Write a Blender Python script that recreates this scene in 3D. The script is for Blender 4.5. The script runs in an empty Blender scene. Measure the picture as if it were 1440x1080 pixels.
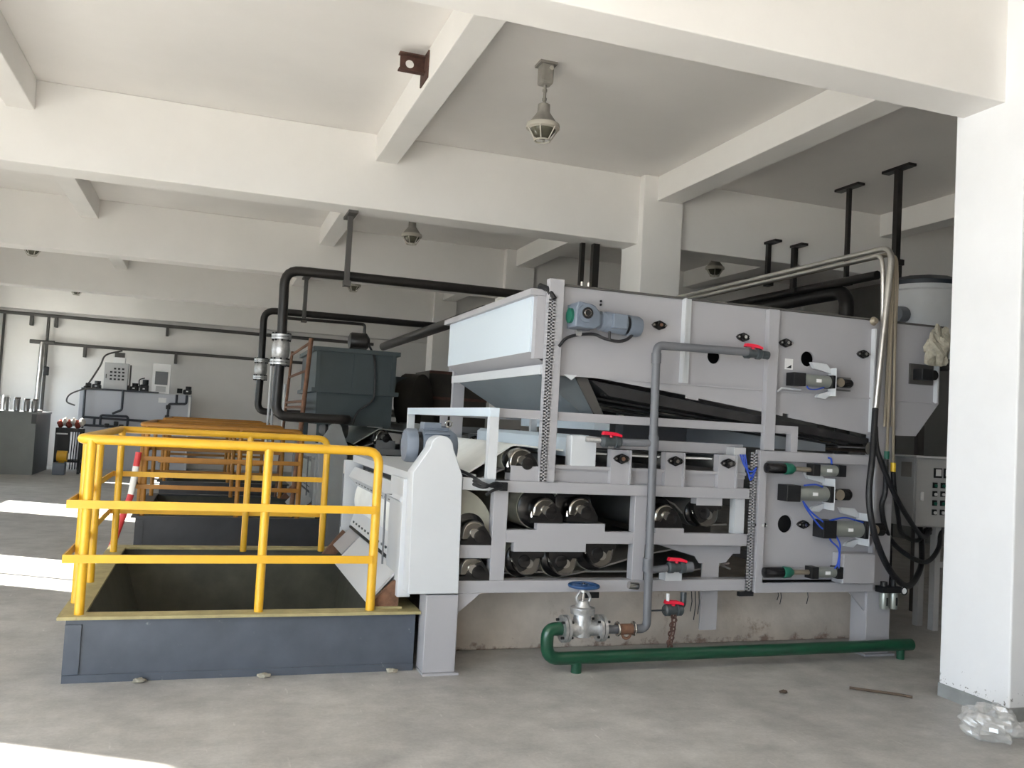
import bpy, math, random
from mathutils import Vector, Matrix
from mathutils.geometry import tessellate_polygon
random.seed(7)
SC = bpy.context.scene
COL = SC.collection
PI = math.pi

# ------------------------------------------------------------------ camera
CAM = Vector((0, 0, 1.6))
YAW, PIT, ROL, FPX = math.radians(18.8775), math.radians(2.6897), math.radians(3.1597), 1235.17
_f = Vector((math.sin(YAW)*math.cos(PIT), math.cos(YAW)*math.cos(PIT), math.sin(PIT)))
_r = Vector((math.cos(YAW), -math.sin(YAW), 0)); _u = _r.cross(_f)
R_ = math.cos(ROL)*_r + math.sin(ROL)*_u
U_ = -math.sin(ROL)*_r + math.cos(ROL)*_u
cam = bpy.data.objects.new('camera', bpy.data.cameras.new('camera')); COL.objects.link(cam)
m = Matrix.Identity(4)
for i in range(3):
    m[i][0], m[i][1], m[i][2], m[i][3] = R_[i], U_[i], -_f[i], CAM[i]
cam.matrix_world = m
cam.data.sensor_width = 36; cam.data.lens = 36*FPX/1440; cam.data.clip_start = .05; cam.data.clip_end = 300
SC.camera = cam

# ------------------------------------------------------------------ sky, sun, exposure
w = bpy.data.worlds.new('world'); SC.world = w; w.use_nodes = True
bg = w.node_tree.nodes['Background']; bg.inputs[0].default_value = (.74, .87, 1.0, 1); bg.inputs[1].default_value = 4.2
sun = bpy.data.objects.new('sun', bpy.data.lights.new('sun', 'SUN')); COL.objects.link(sun)
sun.data.energy = 40.0; sun.data.angle = math.radians(.6); sun.data.color = (1, .95, .87)
sun.rotation_euler = Vector((1, -.55, -.56)).to_track_quat('-Z', 'Y').to_euler()
SC.view_settings.view_transform = 'Standard'; SC.view_settings.look = 'None'
SC.view_settings.exposure = 0.9; SC.view_settings.gamma = 1.0; SC.view_settings.use_curve_mapping = False
SC.cycles.max_bounces = 12; SC.cycles.diffuse_bounces = 7; SC.cycles.glossy_bounces = 4
SC.cycles.transparent_max_bounces = 12; SC.cycles.sample_clamp_indirect = 6

def W(px, py, y):
    """point where the sight line of a photo pixel meets the vertical plane at depth y"""
    d = R_*((px-720)/FPX) - U_*((py-540)/FPX) + _f
    return CAM + d*(y/d.y)

# ------------------------------------------------------------------ materials
MATS = {}
def mat(name, col, rough=.5, metal=0., var=0., vscale=6., bump=0., bscale=60., coat=0., spots=None):
    m = bpy.data.materials.new(name); m.use_nodes = True; nt = m.node_tree; N = nt.nodes; L = nt.links
    b = N['Principled BSDF']; b.inputs['Base Color'].default_value = (*col, 1)
    b.inputs['Roughness'].default_value = rough; b.inputs['Metallic'].default_value = metal
    if coat: b.inputs['Coat Weight'].default_value = coat
    tc = N.new('ShaderNodeTexCoord')
    if var:
        n = N.new('ShaderNodeTexNoise'); n.inputs['Scale'].default_value = vscale; n.inputs['Detail'].default_value = 6; n.inputs['Roughness'].default_value = .6
        L.new(tc.outputs['Object'], n.inputs['Vector'])
        r = N.new('ShaderNodeValToRGB'); r.color_ramp.elements[0].position = .3; r.color_ramp.elements[1].position = .7
        r.color_ramp.elements[0].color = (*[max(0, c*(1-var)) for c in col], 1); r.color_ramp.elements[1].color = (*[min(1, c*(1+var)) for c in col], 1)
        L.new(n.outputs['Fac'], r.inputs['Fac']); last = r.outputs['Color']
        if spots:
            n2 = N.new('ShaderNodeTexNoise'); n2.inputs['Scale'].default_value = spots[1]; n2.inputs['Detail'].default_value = 8; n2.inputs['Roughness'].default_value = .7
            L.new(tc.outputs['Object'], n2.inputs['Vector'])
            r2 = N.new('ShaderNodeValToRGB'); r2.color_ramp.elements[0].position = spots[2]; r2.color_ramp.elements[1].position = spots[2]+.08
            r2.color_ramp.elements[0].color = (0, 0, 0, 1); r2.color_ramp.elements[1].color = (spots[3],)*3+(1,)
            L.new(n2.outputs['Fac'], r2.inputs['Fac'])
            mx = N.new('ShaderNodeMixRGB'); mx.inputs[2].default_value = (*spots[0], 1)
            L.new(r2.outputs['Color'], mx.inputs[0]); L.new(last, mx.inputs[1]); last = mx.outputs[0]
        L.new(last, b.inputs['Base Color'])
    if bump:
        n = N.new('ShaderNodeTexNoise'); n.inputs['Scale'].default_value = bscale; n.inputs['Detail'].default_value = 5
        L.new(tc.outputs['Object'], n.inputs['Vector'])
        bp = N.new('ShaderNodeBump'); bp.inputs['Strength'].default_value = bump; bp.inputs['Distance'].default_value = .01
        L.new(n.outputs['Fac'], bp.inputs['Height']); L.new(bp.outputs['Normal'], b.inputs['Normal'])
    MATS[name] = m
    return m
mat('plaster', (.81, .79, .765), .85, var=.03, vscale=1.2, bump=.15, bscale=14)
mat('ceiling_paint', (.78, .755, .73), .9, var=.04, vscale=.7, bump=.1, bscale=12)
mat('column_paint', (.79, .795, .81), .8, var=.03, vscale=2.0, bump=.15, bscale=12, spots=((.45, .43, .41), 11, .74, .7))
mat('low_bounce', (.17, .165, .155), .9, var=.1, vscale=2)  # right and front walls, darkened to bounce less light onto the machine
mat('base_grey', (.27, .28, .28), .8, var=.15, vscale=8)
mat('plinth', (.56, .50, .44), .85, var=.22, vscale=2.2, bump=.3, bscale=25, spots=((.24, .15, .085), 2.7, .60, .65))
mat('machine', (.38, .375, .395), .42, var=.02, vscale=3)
mat('machine_lit', (.62, .70, .77), .4)  # machine grey for left-facing panels, window light put into the colour
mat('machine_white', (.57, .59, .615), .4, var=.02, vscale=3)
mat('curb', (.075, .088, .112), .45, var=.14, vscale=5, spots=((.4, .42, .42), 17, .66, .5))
mat('rim', (.36, .31, .15), .6, var=.2, vscale=9, spots=((.2, .12, .06), 13, .62, .6))
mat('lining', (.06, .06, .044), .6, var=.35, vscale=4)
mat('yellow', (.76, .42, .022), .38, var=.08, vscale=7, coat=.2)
mat('red_paint', (.62, .05, .05), .4); mat('white_paint', (.8, .78, .74), .45)
mat('green_pipe', (.007, .060, .030), .3, var=.15, vscale=6, coat=.3)
mat('pvc', (.14, .145, .16), .45, var=.06, vscale=5)
mat('pvc_dark', (.05, .06, .065), .4)
mat('red_handle', (.75, .015, .05), .35)
mat('blue_wheel', (.015, .06, .17), .4)
mat('cast', (.52, .52, .52), .38, metal=.75, var=.2, vscale=22, bump=.3, bscale=60)
mat('chrome', (.62, .6, .57), .18, metal=1.)
mat('bronze_chrome', (.30, .285, .26), .16, metal=1.)
mat('hopper_grey', (.14, .165, .185), .45, var=.08, vscale=3)
mat('pan_dark', (.022, .021, .022), .5, var=.3, vscale=9)
mat('ochre', (.36, .155, .018), .45, var=.12, vscale=7)  # darker, duller yellow for the two rear railings
mat('dark_curb', (.035, .037, .042), .5, var=.2, vscale=5, spots=((.2, .2, .2), 9, .66, .5))  # darker curb colour for the two rear kerbs
mat('machine_shade', (.13, .135, .14), .5, var=.1, vscale=3); mat('white_shade', (.27, .28, .28), .5, var=.08, vscale=3); mat('belt_shade', (.30, .32, .29), .7, var=.1, vscale=4)  # machine colours for the rear press with shade painted in
mat('steel_pipe', (.55, .53, .50), .28, metal=.9, var=.12, vscale=8)
mat('brass_pipe', (.36, .31, .24), .4, metal=.6)
mat('black_gloss', (.012, .011, .011), .2, metal=.1)
mat('black', (.007, .007, .008), .5)
mat('rubber', (.012, .012, .014), .42, bump=.4, bscale=90)
mat('dark_pipe', (.013, .011, .010), .38, var=.3, vscale=9)
mat('hanger_grey', (.075, .07, .066), .55)
mat('rust', (.17, .085, .05), .8, var=.35, vscale=14, bump=.3)
mat('dark_rust', (.085, .04, .03), .8, var=.35, vscale=18, bump=.3)
mat('motor_blue', (.165, .195, .245), .4, var=.06, vscale=10)
mat('roller', (.56, .55, .46), .55, var=.14, vscale=3)
mat('roller_dark', (.14, .14, .135), .5, var=.2, vscale=4)
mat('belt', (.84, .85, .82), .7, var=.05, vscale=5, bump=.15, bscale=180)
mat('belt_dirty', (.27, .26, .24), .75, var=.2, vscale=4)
mat('green_plastic', (.012, .13, .085), .4); mat('yellow_plastic', (.75, .5, .03), .4); mat('blue_tube', (.02, .07, .45), .35)
mat('alu', (.34, .36, .33), .35, metal=.5)
mat('cab_paint', (.46, .465, .47), .4); mat('label_white', (.82, .82, .82), .5)
mat('teal', (.040, .055, .060), .5, var=.08, vscale=4)
mat('olive', (.026, .021, .014), .7, var=.35, vscale=5)
mat('tank_white', (.55, .56, .57), .4, var=.05, vscale=3); mat('lid', (.02, .026, .036), .4)
mat('lamp_grey', (.26, .245, .22), .5, var=.1, vscale=20); mat('lamp_light', (.48, .45, .39), .5)
mat('bulb_glass', (.10, .095, .07), .15)
mat('cloth', (.36, .335, .27), .9, var=.25, vscale=25)
mat('dosing_tank', (.50, .52, .57), .5); mat('pipe_navy', (.03, .035, .045), .45)
mat('counter', (.27, .29, .29), .5, var=.06, vscale=3); mat('counter_side', (.09, .095, .1), .5)
mat('glassware', (.45, .46, .47), .12, metal=.6)
mat('rag', (.62, .58, .55), .9); mat('rag_red', (.30, .06, .04), .9)
mat('window_frame', (.7, .7, .7), .4); mat('ground', (.36, .35, .32), .9, var=.1, vscale=.3)
mat('wood', (.10, .07, .05), .8); mat('screen_grey', (.10, .105, .11), .3)
mat('warn_yellow', (.42, .32, .05), .5)

def floor_material():
    m = bpy.data.materials.new('concrete_floor'); m.use_nodes = True; nt = m.node_tree; N = nt.nodes; L = nt.links; b = N['Principled BSDF']
    tc = N.new('ShaderNodeTexCoord')
    def noise(sc, det, rg=.6, vec=None):
        n = N.new('ShaderNodeTexNoise'); n.inputs['Scale'].default_value = sc; n.inputs['Detail'].default_value = det; n.inputs['Roughness'].default_value = rg
        L.new(vec or tc.outputs['Object'], n.inputs['Vector']); return n.outputs['Fac']
    def ramp(src, p0, c0, p1, c1):
        r = N.new('ShaderNodeValToRGB'); e = r.color_ramp.elements; e[0].position = p0; e[1].position = p1
        e[0].color = (*c0, 1); e[1].color = (*c1, 1); L.new(src, r.inputs['Fac']); return r.outputs['Color']
    def mul(a, c, f=1.):
        x = N.new('ShaderNodeMixRGB'); x.blend_type = 'MULTIPLY'; x.inputs[0].default_value = f; L.new(a, x.inputs[1]); L.new(c, x.inputs[2]); return x.outputs[0]
    base = ramp(noise(.55, 7), .3, (.36, .35, .338), .72, (.55, .54, .525))
    mid = ramp(noise(3.2, 8, .7), .3, (.72, .72, .72), .68, (1.10, 1.10, 1.10))
    mp = N.new('ShaderNodeMapping'); mp.inputs['Scale'].default_value = (1.2, 2.6, 1); mp.inputs['Rotation'].default_value = (0, 0, .5); L.new(tc.outputs['Object'], mp.inputs['Vector'])
    streak = ramp(noise(2.2, 6, .6, mp.outputs[0]), .35, (.92, .92, .92), .65, (1.04, 1.04, 1.03))
    mp2 = N.new('ShaderNodeMapping'); mp2.inputs['Scale'].default_value = (9, 1.4, 1); mp2.inputs['Rotation'].default_value = (0, 0, -.35); L.new(tc.outputs['Object'], mp2.inputs['Vector'])
    scr = ramp(noise(3.5, 3, .5, mp2.outputs[0]), .68, (1, 1, 1), .75, (1.25, 1.25, 1.25))
    fine = ramp(noise(55, 4), .3, (.92, .92, .92), .7, (1.05, 1.05, 1.05))
    c = mul(mul(mul(mul(base, mid), streak), scr), fine)
    L.new(c, b.inputs['Base Color'])
    rr = ramp(noise(1.1, 5), .3, (.42,)*3, .7, (.66,)*3); L.new(rr, b.inputs['Roughness'])
    bp = N.new('ShaderNodeBump'); bp.inputs['Strength'].default_value = .12; bp.inputs['Distance'].default_value = .01
    L.new(noise(20, 6), bp.inputs['Height']); L.new(bp.outputs['Normal'], b.inputs['Normal'])
    MATS['floor'] = m
floor_material()
def low_marks(name, src, col, z0, z1, scale, thr, amt, soft=.04):
    m = MATS[src].copy(); m.name = name; nt = m.node_tree; N = nt.nodes; L = nt.links; b = N['Principled BSDF']
    old = b.inputs['Base Color'].links[0].from_socket; tc = N.new('ShaderNodeTexCoord'); sp = N.new('ShaderNodeSeparateXYZ'); L.new(tc.outputs['Object'], sp.inputs[0])
    mr = N.new('ShaderNodeMapRange'); mr.inputs[1].default_value = z0; mr.inputs[2].default_value = z1; mr.inputs[3].default_value = .16; mr.inputs[4].default_value = -.25; L.new(sp.outputs[2], mr.inputs[0])
    n = N.new('ShaderNodeTexNoise'); n.inputs['Scale'].default_value = scale; n.inputs['Detail'].default_value = 6; n.inputs['Roughness'].default_value = .65; L.new(tc.outputs['Object'], n.inputs['Vector'])
    ad = N.new('ShaderNodeMath'); L.new(n.outputs['Fac'], ad.inputs[0]); L.new(mr.outputs[0], ad.inputs[1])
    r = N.new('ShaderNodeValToRGB'); r.color_ramp.elements[0].position = thr; r.color_ramp.elements[1].position = thr+soft; r.color_ramp.elements[0].color = (0, 0, 0, 1); r.color_ramp.elements[1].color = (amt, amt, amt, 1); L.new(ad.outputs[0], r.inputs[0])
    mx = N.new('ShaderNodeMixRGB'); mx.inputs[2].default_value = (*col, 1); L.new(r.outputs[0], mx.inputs[0]); L.new(old, mx.inputs[1]); L.new(mx.outputs[0], b.inputs['Base Color']); MATS[name] = m
low_marks('column_marked', 'column_paint', (.16, .15, .14), 0, .75, 34, .70, .9)
low_marks('plinth_stained', 'plinth', (.15, .075, .05), -.02, .15, 9, .55, .75, .13)
def clear_material(name, col, fac_t, rough, gl=.35):
    m = bpy.data.materials.new(name); m.use_nodes = True; nt = m.node_tree; N = nt.nodes; L = nt.links
    out = N['Material Output']; N.remove(N['Principled BSDF'])
    t = N.new('ShaderNodeBsdfTransparent'); t.inputs[0].default_value = (*col, 1)
    g = N.new('ShaderNodeBsdfGlossy'); g.inputs['Roughness'].default_value = rough
    d = N.new('ShaderNodeBsdfDiffuse'); d.inputs[0].default_value = (.85, .85, .85, 1)
    m1 = N.new('ShaderNodeMixShader'); m1.inputs[0].default_value = gl; L.new(d.outputs[0], m1.inputs[1]); L.new(g.outputs[0], m1.inputs[2])
    m2 = N.new('ShaderNodeMixShader'); m2.inputs[0].default_value = fac_t; L.new(m1.outputs[0], m2.inputs[1]); L.new(t.outputs[0], m2.inputs[2])
    L.new(m2.outputs[0], out.inputs[0]); MATS[name] = m
clear_material('film', (.97, .97, .97), .62, .22, .45)
clear_material('pane', (.97, .98, .98), .93, .05, 1.)

# ------------------------------------------------------------------ shapes: each returns (verts, faces)
def box(x0, x1, y0, y1, z0, z1):
    v = [(x, y, z) for x in (x0, x1) for y in (y0, y1) for z in (z0, z1)]
    return v, [(0, 1, 3, 2), (4, 6, 7, 5), (0, 4, 5, 1), (2, 3, 7, 6), (0, 2, 6, 4), (1, 5, 7, 3)]
def frame_of(d):
    d = d.normalized(); a = Vector((0, 0, 1)) if abs(d.z) < .9 else Vector((1, 0, 0))
    s = d.cross(a).normalized(); return s, s.cross(d).normalized()
def cyl(p0, p1, r, n=14, r2=None):
    p0 = Vector(p0); p1 = Vector(p1); s, t = frame_of(p1-p0); v = []; r2 = r if r2 is None else r2
    for p, q in ((p0, r), (p1, r2)):
        v += [tuple(p + s*q*math.cos(2*PI*i/n) + t*q*math.sin(2*PI*i/n)) for i in range(n)]
    f = [(i, i+n, (i+1) % n+n, (i+1) % n) for i in range(n)]
    return v, f + [tuple(range(n)), tuple(range(2*n-1, n-1, -1))]
def fillet(pts, R, k=6):
    pts = [Vector(p) for p in pts]; out = [pts[0]]
    for a, b, c in zip(pts, pts[1:], pts[2:]):
        d1 = (a-b); d2 = (c-b); rr = min(R, d1.length*.49, d2.length*.49)
        p1 = b + d1.normalized()*rr; p2 = b + d2.normalized()*rr
        for i in range(k+1):
            q = i/k; out.append((1-q)**2*p1 + 2*q*(1-q)*b + q*q*p2)
    return out + [pts[-1]]
def spline(pts, k=6):
    P = [Vector(p) for p in pts]; P = [2*P[0]-P[1]] + P + [2*P[-1]-P[-2]]; out = []
    for i in range(1, len(P)-2):
        for j in range(k):
            t = j/k; a, b, c, d = P[i-1:i+3]
            out.append(.5*(2*b + (c-a)*t + (2*a-5*b+4*c-d)*t*t + (3*b-a-3*c+d)*t**3))
    return out + [P[-2]]
def tube(pts, r, n=10, R=0):
    pts = fillet(pts, R) if R else [Vector(p) for p in pts]
    v = []; f = []; s = None
    for i, p in enumerate(pts):
        d = (pts[min(i+1, len(pts)-1)] - pts[max(i-1, 0)]).normalized()
        if s is None: s, _ = frame_of(d)
        s = (s - d*s.dot(d)).normalized(); t = s.cross(d)
        v += [tuple(p + s*r*math.cos(2*PI*j/n) + t*r*math.sin(2*PI*j/n)) for j in range(n)]
        if i: f += [((i-1)*n+j, (i-1)*n+(j+1) % n, i*n+(j+1) % n, i*n+j) for j in range(n)]
    k = (len(pts)-1)*n
    return v, f + [tuple(range(n-1, -1, -1)), tuple(range(k, k+n))]
def put(axis, a, b, c):
    return {'y': (a, c, b), 'x': (c, a, b), 'z': (a, b, c)}[axis]
def prism(outer, axis, a, b, holes=()):
    """extrude a 2D outline (xz for y, yz for x, xy for z) from a to b, with real holes"""
    loops = [list(outer)] + [list(h) for h in holes]; flat = [p for l in loops for p in l]; n = len(flat)
    v = [put(axis, p[0], p[1], a) for p in flat] + [put(axis, p[0], p[1], b) for p in flat]
    if holes:
        tri = tessellate_polygon([[Vector((p[0], p[1], 0)) for p in l] for l in loops]); f = [tuple(t) for t in tri] + [tuple(i+n for i in reversed(t)) for t in tri]
    else:
        f = [tuple(range(n)), tuple(range(2*n-1, n-1, -1))]
    o = 0
    for l in loops:
        k = len(l); f += [(o+i, o+(i+1) % k, o+(i+1) % k+n, o+i+n) for i in range(k)]; o += k
    return v, f
def circle(x, z, r, n=22):
    return [(x+r*math.cos(2*PI*i/n), z+r*math.sin(2*PI*i/n)) for i in range(n)]
def lathe(prof, o, axis=(0, 0, 1), n=18):
    o = Vector(o); ax = Vector(axis).normalized(); s, t = frame_of(ax); v = []; f = []
    for r, h in prof:
        v += [tuple(o + ax*h + s*r*math.cos(2*PI*i/n) + t*r*math.sin(2*PI*i/n)) for i in range(n)]
    for k in range(len(prof)-1):
        f += [(k*n+i, k*n+(i+1) % n, (k+1)*n+(i+1) % n, (k+1)*n+i) for i in range(n)]
    k = (len(prof)-1)*n
    return v, f + [tuple(range(n-1, -1, -1)), tuple(range(k, k+n))]
def torus(c, axis, R, r, n=24, k=8):
    c = Vector(c); s, t = frame_of(Vector(axis)); ax = Vector(axis).normalized(); v = []; f = []
    for i in range(n):
        a = 2*PI*i/n; d = s*math.cos(a)+t*math.sin(a)
        v += [tuple(c + d*(R+r*math.cos(2*PI*j/k)) + ax*r*math.sin(2*PI*j/k)) for j in range(k)]
    for i in range(n):
        f += [(i*k+j, i*k+(j+1) % k, ((i+1) % n)*k+(j+1) % k, ((i+1) % n)*k+j) for j in range(k)]
    return v, f
def ribbon(path, y0, y1, th=.012):
    """belt of some thickness following a path in xz, from y0 to y1"""
    P = [Vector((p[0], 0, p[1])) for p in path]; up = []; dn = []
    for i, p in enumerate(P):
        d = (P[min(i+1, len(P)-1)]-P[max(i-1, 0)]).normalized(); nrm = Vector((-d.z, 0, d.x))
        up.append((p.x+nrm.x*th/2, p.z+nrm.z*th/2)); dn.append((p.x-nrm.x*th/2, p.z-nrm.z*th/2))
    n = len(P); v = []; f = []
    for i in range(n):
        v += [(up[i][0], y0, up[i][1]), (up[i][0], y1, up[i][1]), (dn[i][0], y1, dn[i][1]), (dn[i][0], y0, dn[i][1])]
        if i: a = 4*(i-1); b = 4*i; f += [(a+j, a+(j+1) % 4, b+(j+1) % 4, b+j) for j in range(4)]
    return v, f + [(3, 2, 1, 0), tuple(range(4*n-4, 4*n))]
def lump(c, s, seed=0, amp=.25, nu=16, nv=10):
    """crumpled closed blob"""
    rnd = random.Random(seed); ph = [(rnd.uniform(0, 6), rnd.uniform(0, 6), rnd.randint(2, 7), rnd.randint(2, 6)) for _ in range(5)]
    v = []; f = []
    for j in range(nv+1):
        th = PI*j/nv
        for i in range(nu):
            a = 2*PI*i/nu
            q = 1 + amp*sum(math.sin(k*a+p)*math.sin(l*th+o) for p, o, k, l in ph)/2.2 + rnd.uniform(-amp, amp)*.35
            v.append((c[0]+s[0]*q*math.sin(th)*math.cos(a), c[1]+s[1]*q*math.sin(th)*math.sin(a), max(.003, c[2]+s[2]*q*math.cos(th))))
    for j in range(nv):
        f += [(j*nu+i, (j+1)*nu+i, (j+1)*nu+(i+1) % nu, j*nu+(i+1) % nu) for i in range(nu)]
    return v, f
def rot(shape, axis, ang, c):
    M = Matrix.Translation(Vector(c)) @ Matrix.Rotation(ang, 4, axis) @ Matrix.Translation(-Vector(c))
    return [tuple(M @ Vector(p)) for p in shape[0]], shape[1]
def move(shape, d):
    return [(p[0]+d[0], p[1]+d[1], p[2]+d[2]) for p in shape[0]], shape[1]

# ------------------------------------------------------------------ objects
ORG = {}
def part(name, material, parent, *shapes, smooth=True, bevel=0., label=None, origin=None):
    o0 = Vector(origin) if origin is not None else (ORG[parent.name] if parent else Vector((0, 0, 0)))
    v = []; f = []
    for s in shapes:
        k = len(v); v += [(p[0]-o0.x, p[1]-o0.y, p[2]-o0.z) for p in s[0]]; f += [tuple(i+k for i in q) for q in s[1]]
    me = bpy.data.meshes.new(name); me.from_pydata(v, [], f); me.update()
    import bmesh
    b = bmesh.new(); b.from_mesh(me); bmesh.ops.recalc_face_normals(b, faces=b.faces); b.to_mesh(me); b.free()
    if smooth:
        me.polygons.foreach_set('use_smooth', [True]*len(me.polygons)); me.set_sharp_from_angle(angle=math.radians(38))
    me.materials.append(MATS[material])
    o = bpy.data.objects.new(name, me); COL.objects.link(o); ORG[o.name] = o0.copy()
    if parent: o.parent = parent
    if parent is None or origin is not None:
        o.location = o0 - (ORG[parent.name] if parent else Vector((0, 0, 0)))
    if bevel:
        md = o.modifiers.new('bevel', 'BEVEL'); md.width = bevel; md.segments = 2; md.limit_method = 'ANGLE'
    if label: o['label'] = label
    return o
def again(o, name, loc, parent, roty=0., rotz=0.):
    """the same mesh (with its own children) once more under parent, at a world place"""
    c = o.copy(); COL.objects.link(c); c.name = name; c.parent = parent; c.location = Vector(loc) - ORG[parent.name]; c.rotation_euler = (0, roty, rotz)
    ORG[c.name] = Vector(loc)
    for ch in o.children:
        d = ch.copy(); COL.objects.link(d); d.parent = c
    return c
def thing(name, label, cat, loc, group=None):
    e = bpy.data.objects.new(name, None); COL.objects.link(e); e.location = loc; e.empty_display_size = .1; ORG[e.name] = Vector(loc)
    e['label'] = label; e['category'] = cat
    if group: e['group'] = group
    return e
def tag(o, label, cat, group=None):
    o['label'] = label; o['category'] = cat
    if group: o['group'] = group
    return o
def struct(name, material, *shapes, label=None, parent=None, **k):
    o = part(name, material, parent, *shapes, **k); o['kind'] = 'structure'
    if label: o['label'] = label
    return o
SWAPPED = {}
def copy_tree(o, loc, label, paint=None, skip=()):
    c = o.copy(); COL.objects.link(c); c.location = loc; ORG[c.name] = Vector(loc); c['label'] = label
    def rec(a, b):
        for ch in a.children:
            if ch.name.split('.')[0] in skip: continue
            d = ch.copy(); COL.objects.link(d); d.parent = b
            if paint and d.type == 'MESH' and d.data.materials[0].name in paint:
                k = (d.data.name, paint[d.data.materials[0].name])
                if k not in SWAPPED: SWAPPED[k] = d.data.copy(); SWAPPED[k].materials[0] = MATS[k[1]]
                d.data = SWAPPED[k]
            rec(ch, d)
    rec(o, c); return c

# ================================================================== SETTING
X0, X1, Y0, Y1, ZC = -5.1, 11.6, -6.2, 24.6, 4.6
PITS = [(-.62, 1.30, 5.66+k*4.95, 8.24+k*4.95) for k in range(3)]
fl = []; prev = Y0-.2
for (a, b, c, d) in PITS:
    fl += [box(X0-.24, X1, prev, c, -.12, 0), box(X0-.24, a, c, d, -.12, 0), box(b, X1, c, d, -.12, 0)]; prev = d
fl.append(box(X0-.24, X1, prev, Y1, -.12, 0))
struct('floor', 'floor', *fl, smooth=False, label='grey worn concrete floor with scuffs and sun patches')
struct('ceiling', 'ceiling_paint', box(X0-.24, X1, Y0-.2, Y1+.2, ZC, ZC+.15), smooth=False, label='white painted ceiling slab between beams')
struct('wall_back', 'plaster', box(X0-.24, X1, Y1, Y1+.2, 0, ZC), smooth=False, label='white plaster far wall')
struct('wall_right', 'low_bounce', box(X1, X1+.2, Y0, Y1, 0, ZC), smooth=False)
# left wall with windows and one wide doorway near the camera
WINS = [(5.5, 7.15), (10.5, 12.08), (15.4, 16.95), (21.2, 23.6)]; WZ = (1.25, 2.95)
DOOR = (-4.2, 3.3, 3.7)
shp = []; y = Y0-.2
for a, b, z0, z1 in [(DOOR[0], DOOR[1], 0, DOOR[2])] + [(a, b, *WZ) for a, b in WINS]:
    shp.append(box(X0-.24, X0, y, a, 0, ZC)); shp.append(box(X0-.24, X0, a, b, z1, ZC))
    if z0 > 0: shp.append(box(X0-.24, X0, a, b, 0, z0))
    y = b
shp.append(box(X0-.24, X0, y, Y1, 0, ZC))
struct('wall_left', 'plaster', *shp, smooth=False)
for n, (a, b) in enumerate(WINS, 1):
    z0, z1 = WZ; xx = X0-.16; c = a+(b-a)*.36
    wf = struct(f'window_{n}', 'window_frame', box(xx, xx+.05, a, b, z0, z0+.05), box(xx, xx+.05, a, b, z1-.05, z1), box(xx, xx+.05, a, a+.05, z0, z1),
                box(xx, xx+.05, b-.05, b, z0, z1), box(xx, xx+.05, c-.02, c+.02, z0, z1), smooth=False)
    part('pane', 'pane', wf, box(xx+.02, xx+.026, a, c, z0, z1), smooth=False); part('pane', 'pane', wf, box(xx+.02, xx+.026, c, b, z0, z1), smooth=False)
# wall behind the camera: wide window bands between piers
PW = [(-4.7, -2.2)]
shp = []; x = X0-.24
for a, b in PW:
    shp += [box(x, a, Y0-.2, Y0, 0, ZC), box(a, b, Y0-.2, Y0, 0, .5), box(a, b, Y0-.2, Y0, 3.7, ZC)]; x = b
shp.append(box(x, X1, Y0-.2, Y0, 0, ZC))
struct('wall_front', 'low_bounce', *shp, smooth=False)
for n, (a, b) in enumerate(PW, 5):
    q = [box(a, b, Y0-.12, Y0-.06, .5, .56), box(a, b, Y0-.12, Y0-.06, 3.64, 3.7)] + [box(a+(b-a)*i/3-.03, a+(b-a)*i/3+.03, Y0-.12, Y0-.06, .5, 3.7) for i in range(4)]
    wf = struct(f'window_{n}', 'window_frame', *q, smooth=False)
    for i in range(3): part('pane', 'pane', wf, box(a+(b-a)*i/3, a+(b-a)*(i+1)/3, Y0-.095, Y0-.09, .5, 3.7), smooth=False)
struct('ground', 'ground', box(-45, X0-.24, -40, 60, -.3, -.12), box(X0-.24, 45, -40, Y0-.2, -.3, -.12), smooth=False)
# portals help the sky find its way in
def portal(loc, rotv, sx, sy):
    l = bpy.data.lights.new('sky_portal', 'AREA'); l.shape = 'RECTANGLE'; l.size = sx; l.size_y = sy; l.cycles.is_portal = True
    o = bpy.data.objects.new('sky_portal', l); COL.objects.link(o); o.location = loc; o.rotation_euler = Vector(rotv).to_track_quat('-Z', 'Z' if abs(rotv[2]) < .5 else 'Y').to_euler()
for a, b in WINS: portal((X0-.25, (a+b)/2, sum(WZ)/2), (1, 0, 0), b-a, WZ[1]-WZ[0])
portal((X0-.25, (DOOR[0]+DOOR[1])/2, DOOR[2]/2), (1, 0, 0), DOOR[1]-DOOR[0], DOOR[2])
for a, b in PW: portal(((a+b)/2, Y0-.21, 2.1), (0, 1, 0), b-a, 3.2)

# beams along x, joists along y, columns
BY = [-.86, 4.17, 9.2, 14.22, 19.2, 24.25]
for i, yb in enumerate(BY):
    struct('ceiling_beam', 'plaster', box(X0, X1, yb, yb+(.33 if i < 2 else .38), 3.8, ZC), smooth=False, bevel=.008, label='deep white concrete beam under the ceiling')
JX = [(-1.98, -1.74), (1.48, 1.715), (4.78, 5.08), (8.08, 8.36)]
yy = [Y0] + BY + [Y1]
for x0, x1 in JX:
    for i in range(len(yy)-1):
        a = yy[i] + ((.33 if i < 3 else .38) if i else 0); b = yy[i+1]
        if b-a > .5: struct('ceiling_joist', 'plaster', box(x0, x1, a, b, 4.31, ZC), smooth=False, bevel=.008, label='white concrete joist spanning between beams')
for cx in (4.6, ):
    for i, cy in enumerate((4.02, 9.09, 14.1, 19.1)):
        c = struct('column', 'column_marked' if i == 0 else 'plaster', box(cx, cx+.52, cy, cy+.53, .08, ZC), smooth=False, bevel=.01, label='square white painted concrete column')
        b = part('baseboard', 'base_grey', c, box(cx-.004, cx+.524, cy-.004, cy+.534, 0, .085), smooth=False, label='grey painted band at the column foot')
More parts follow.
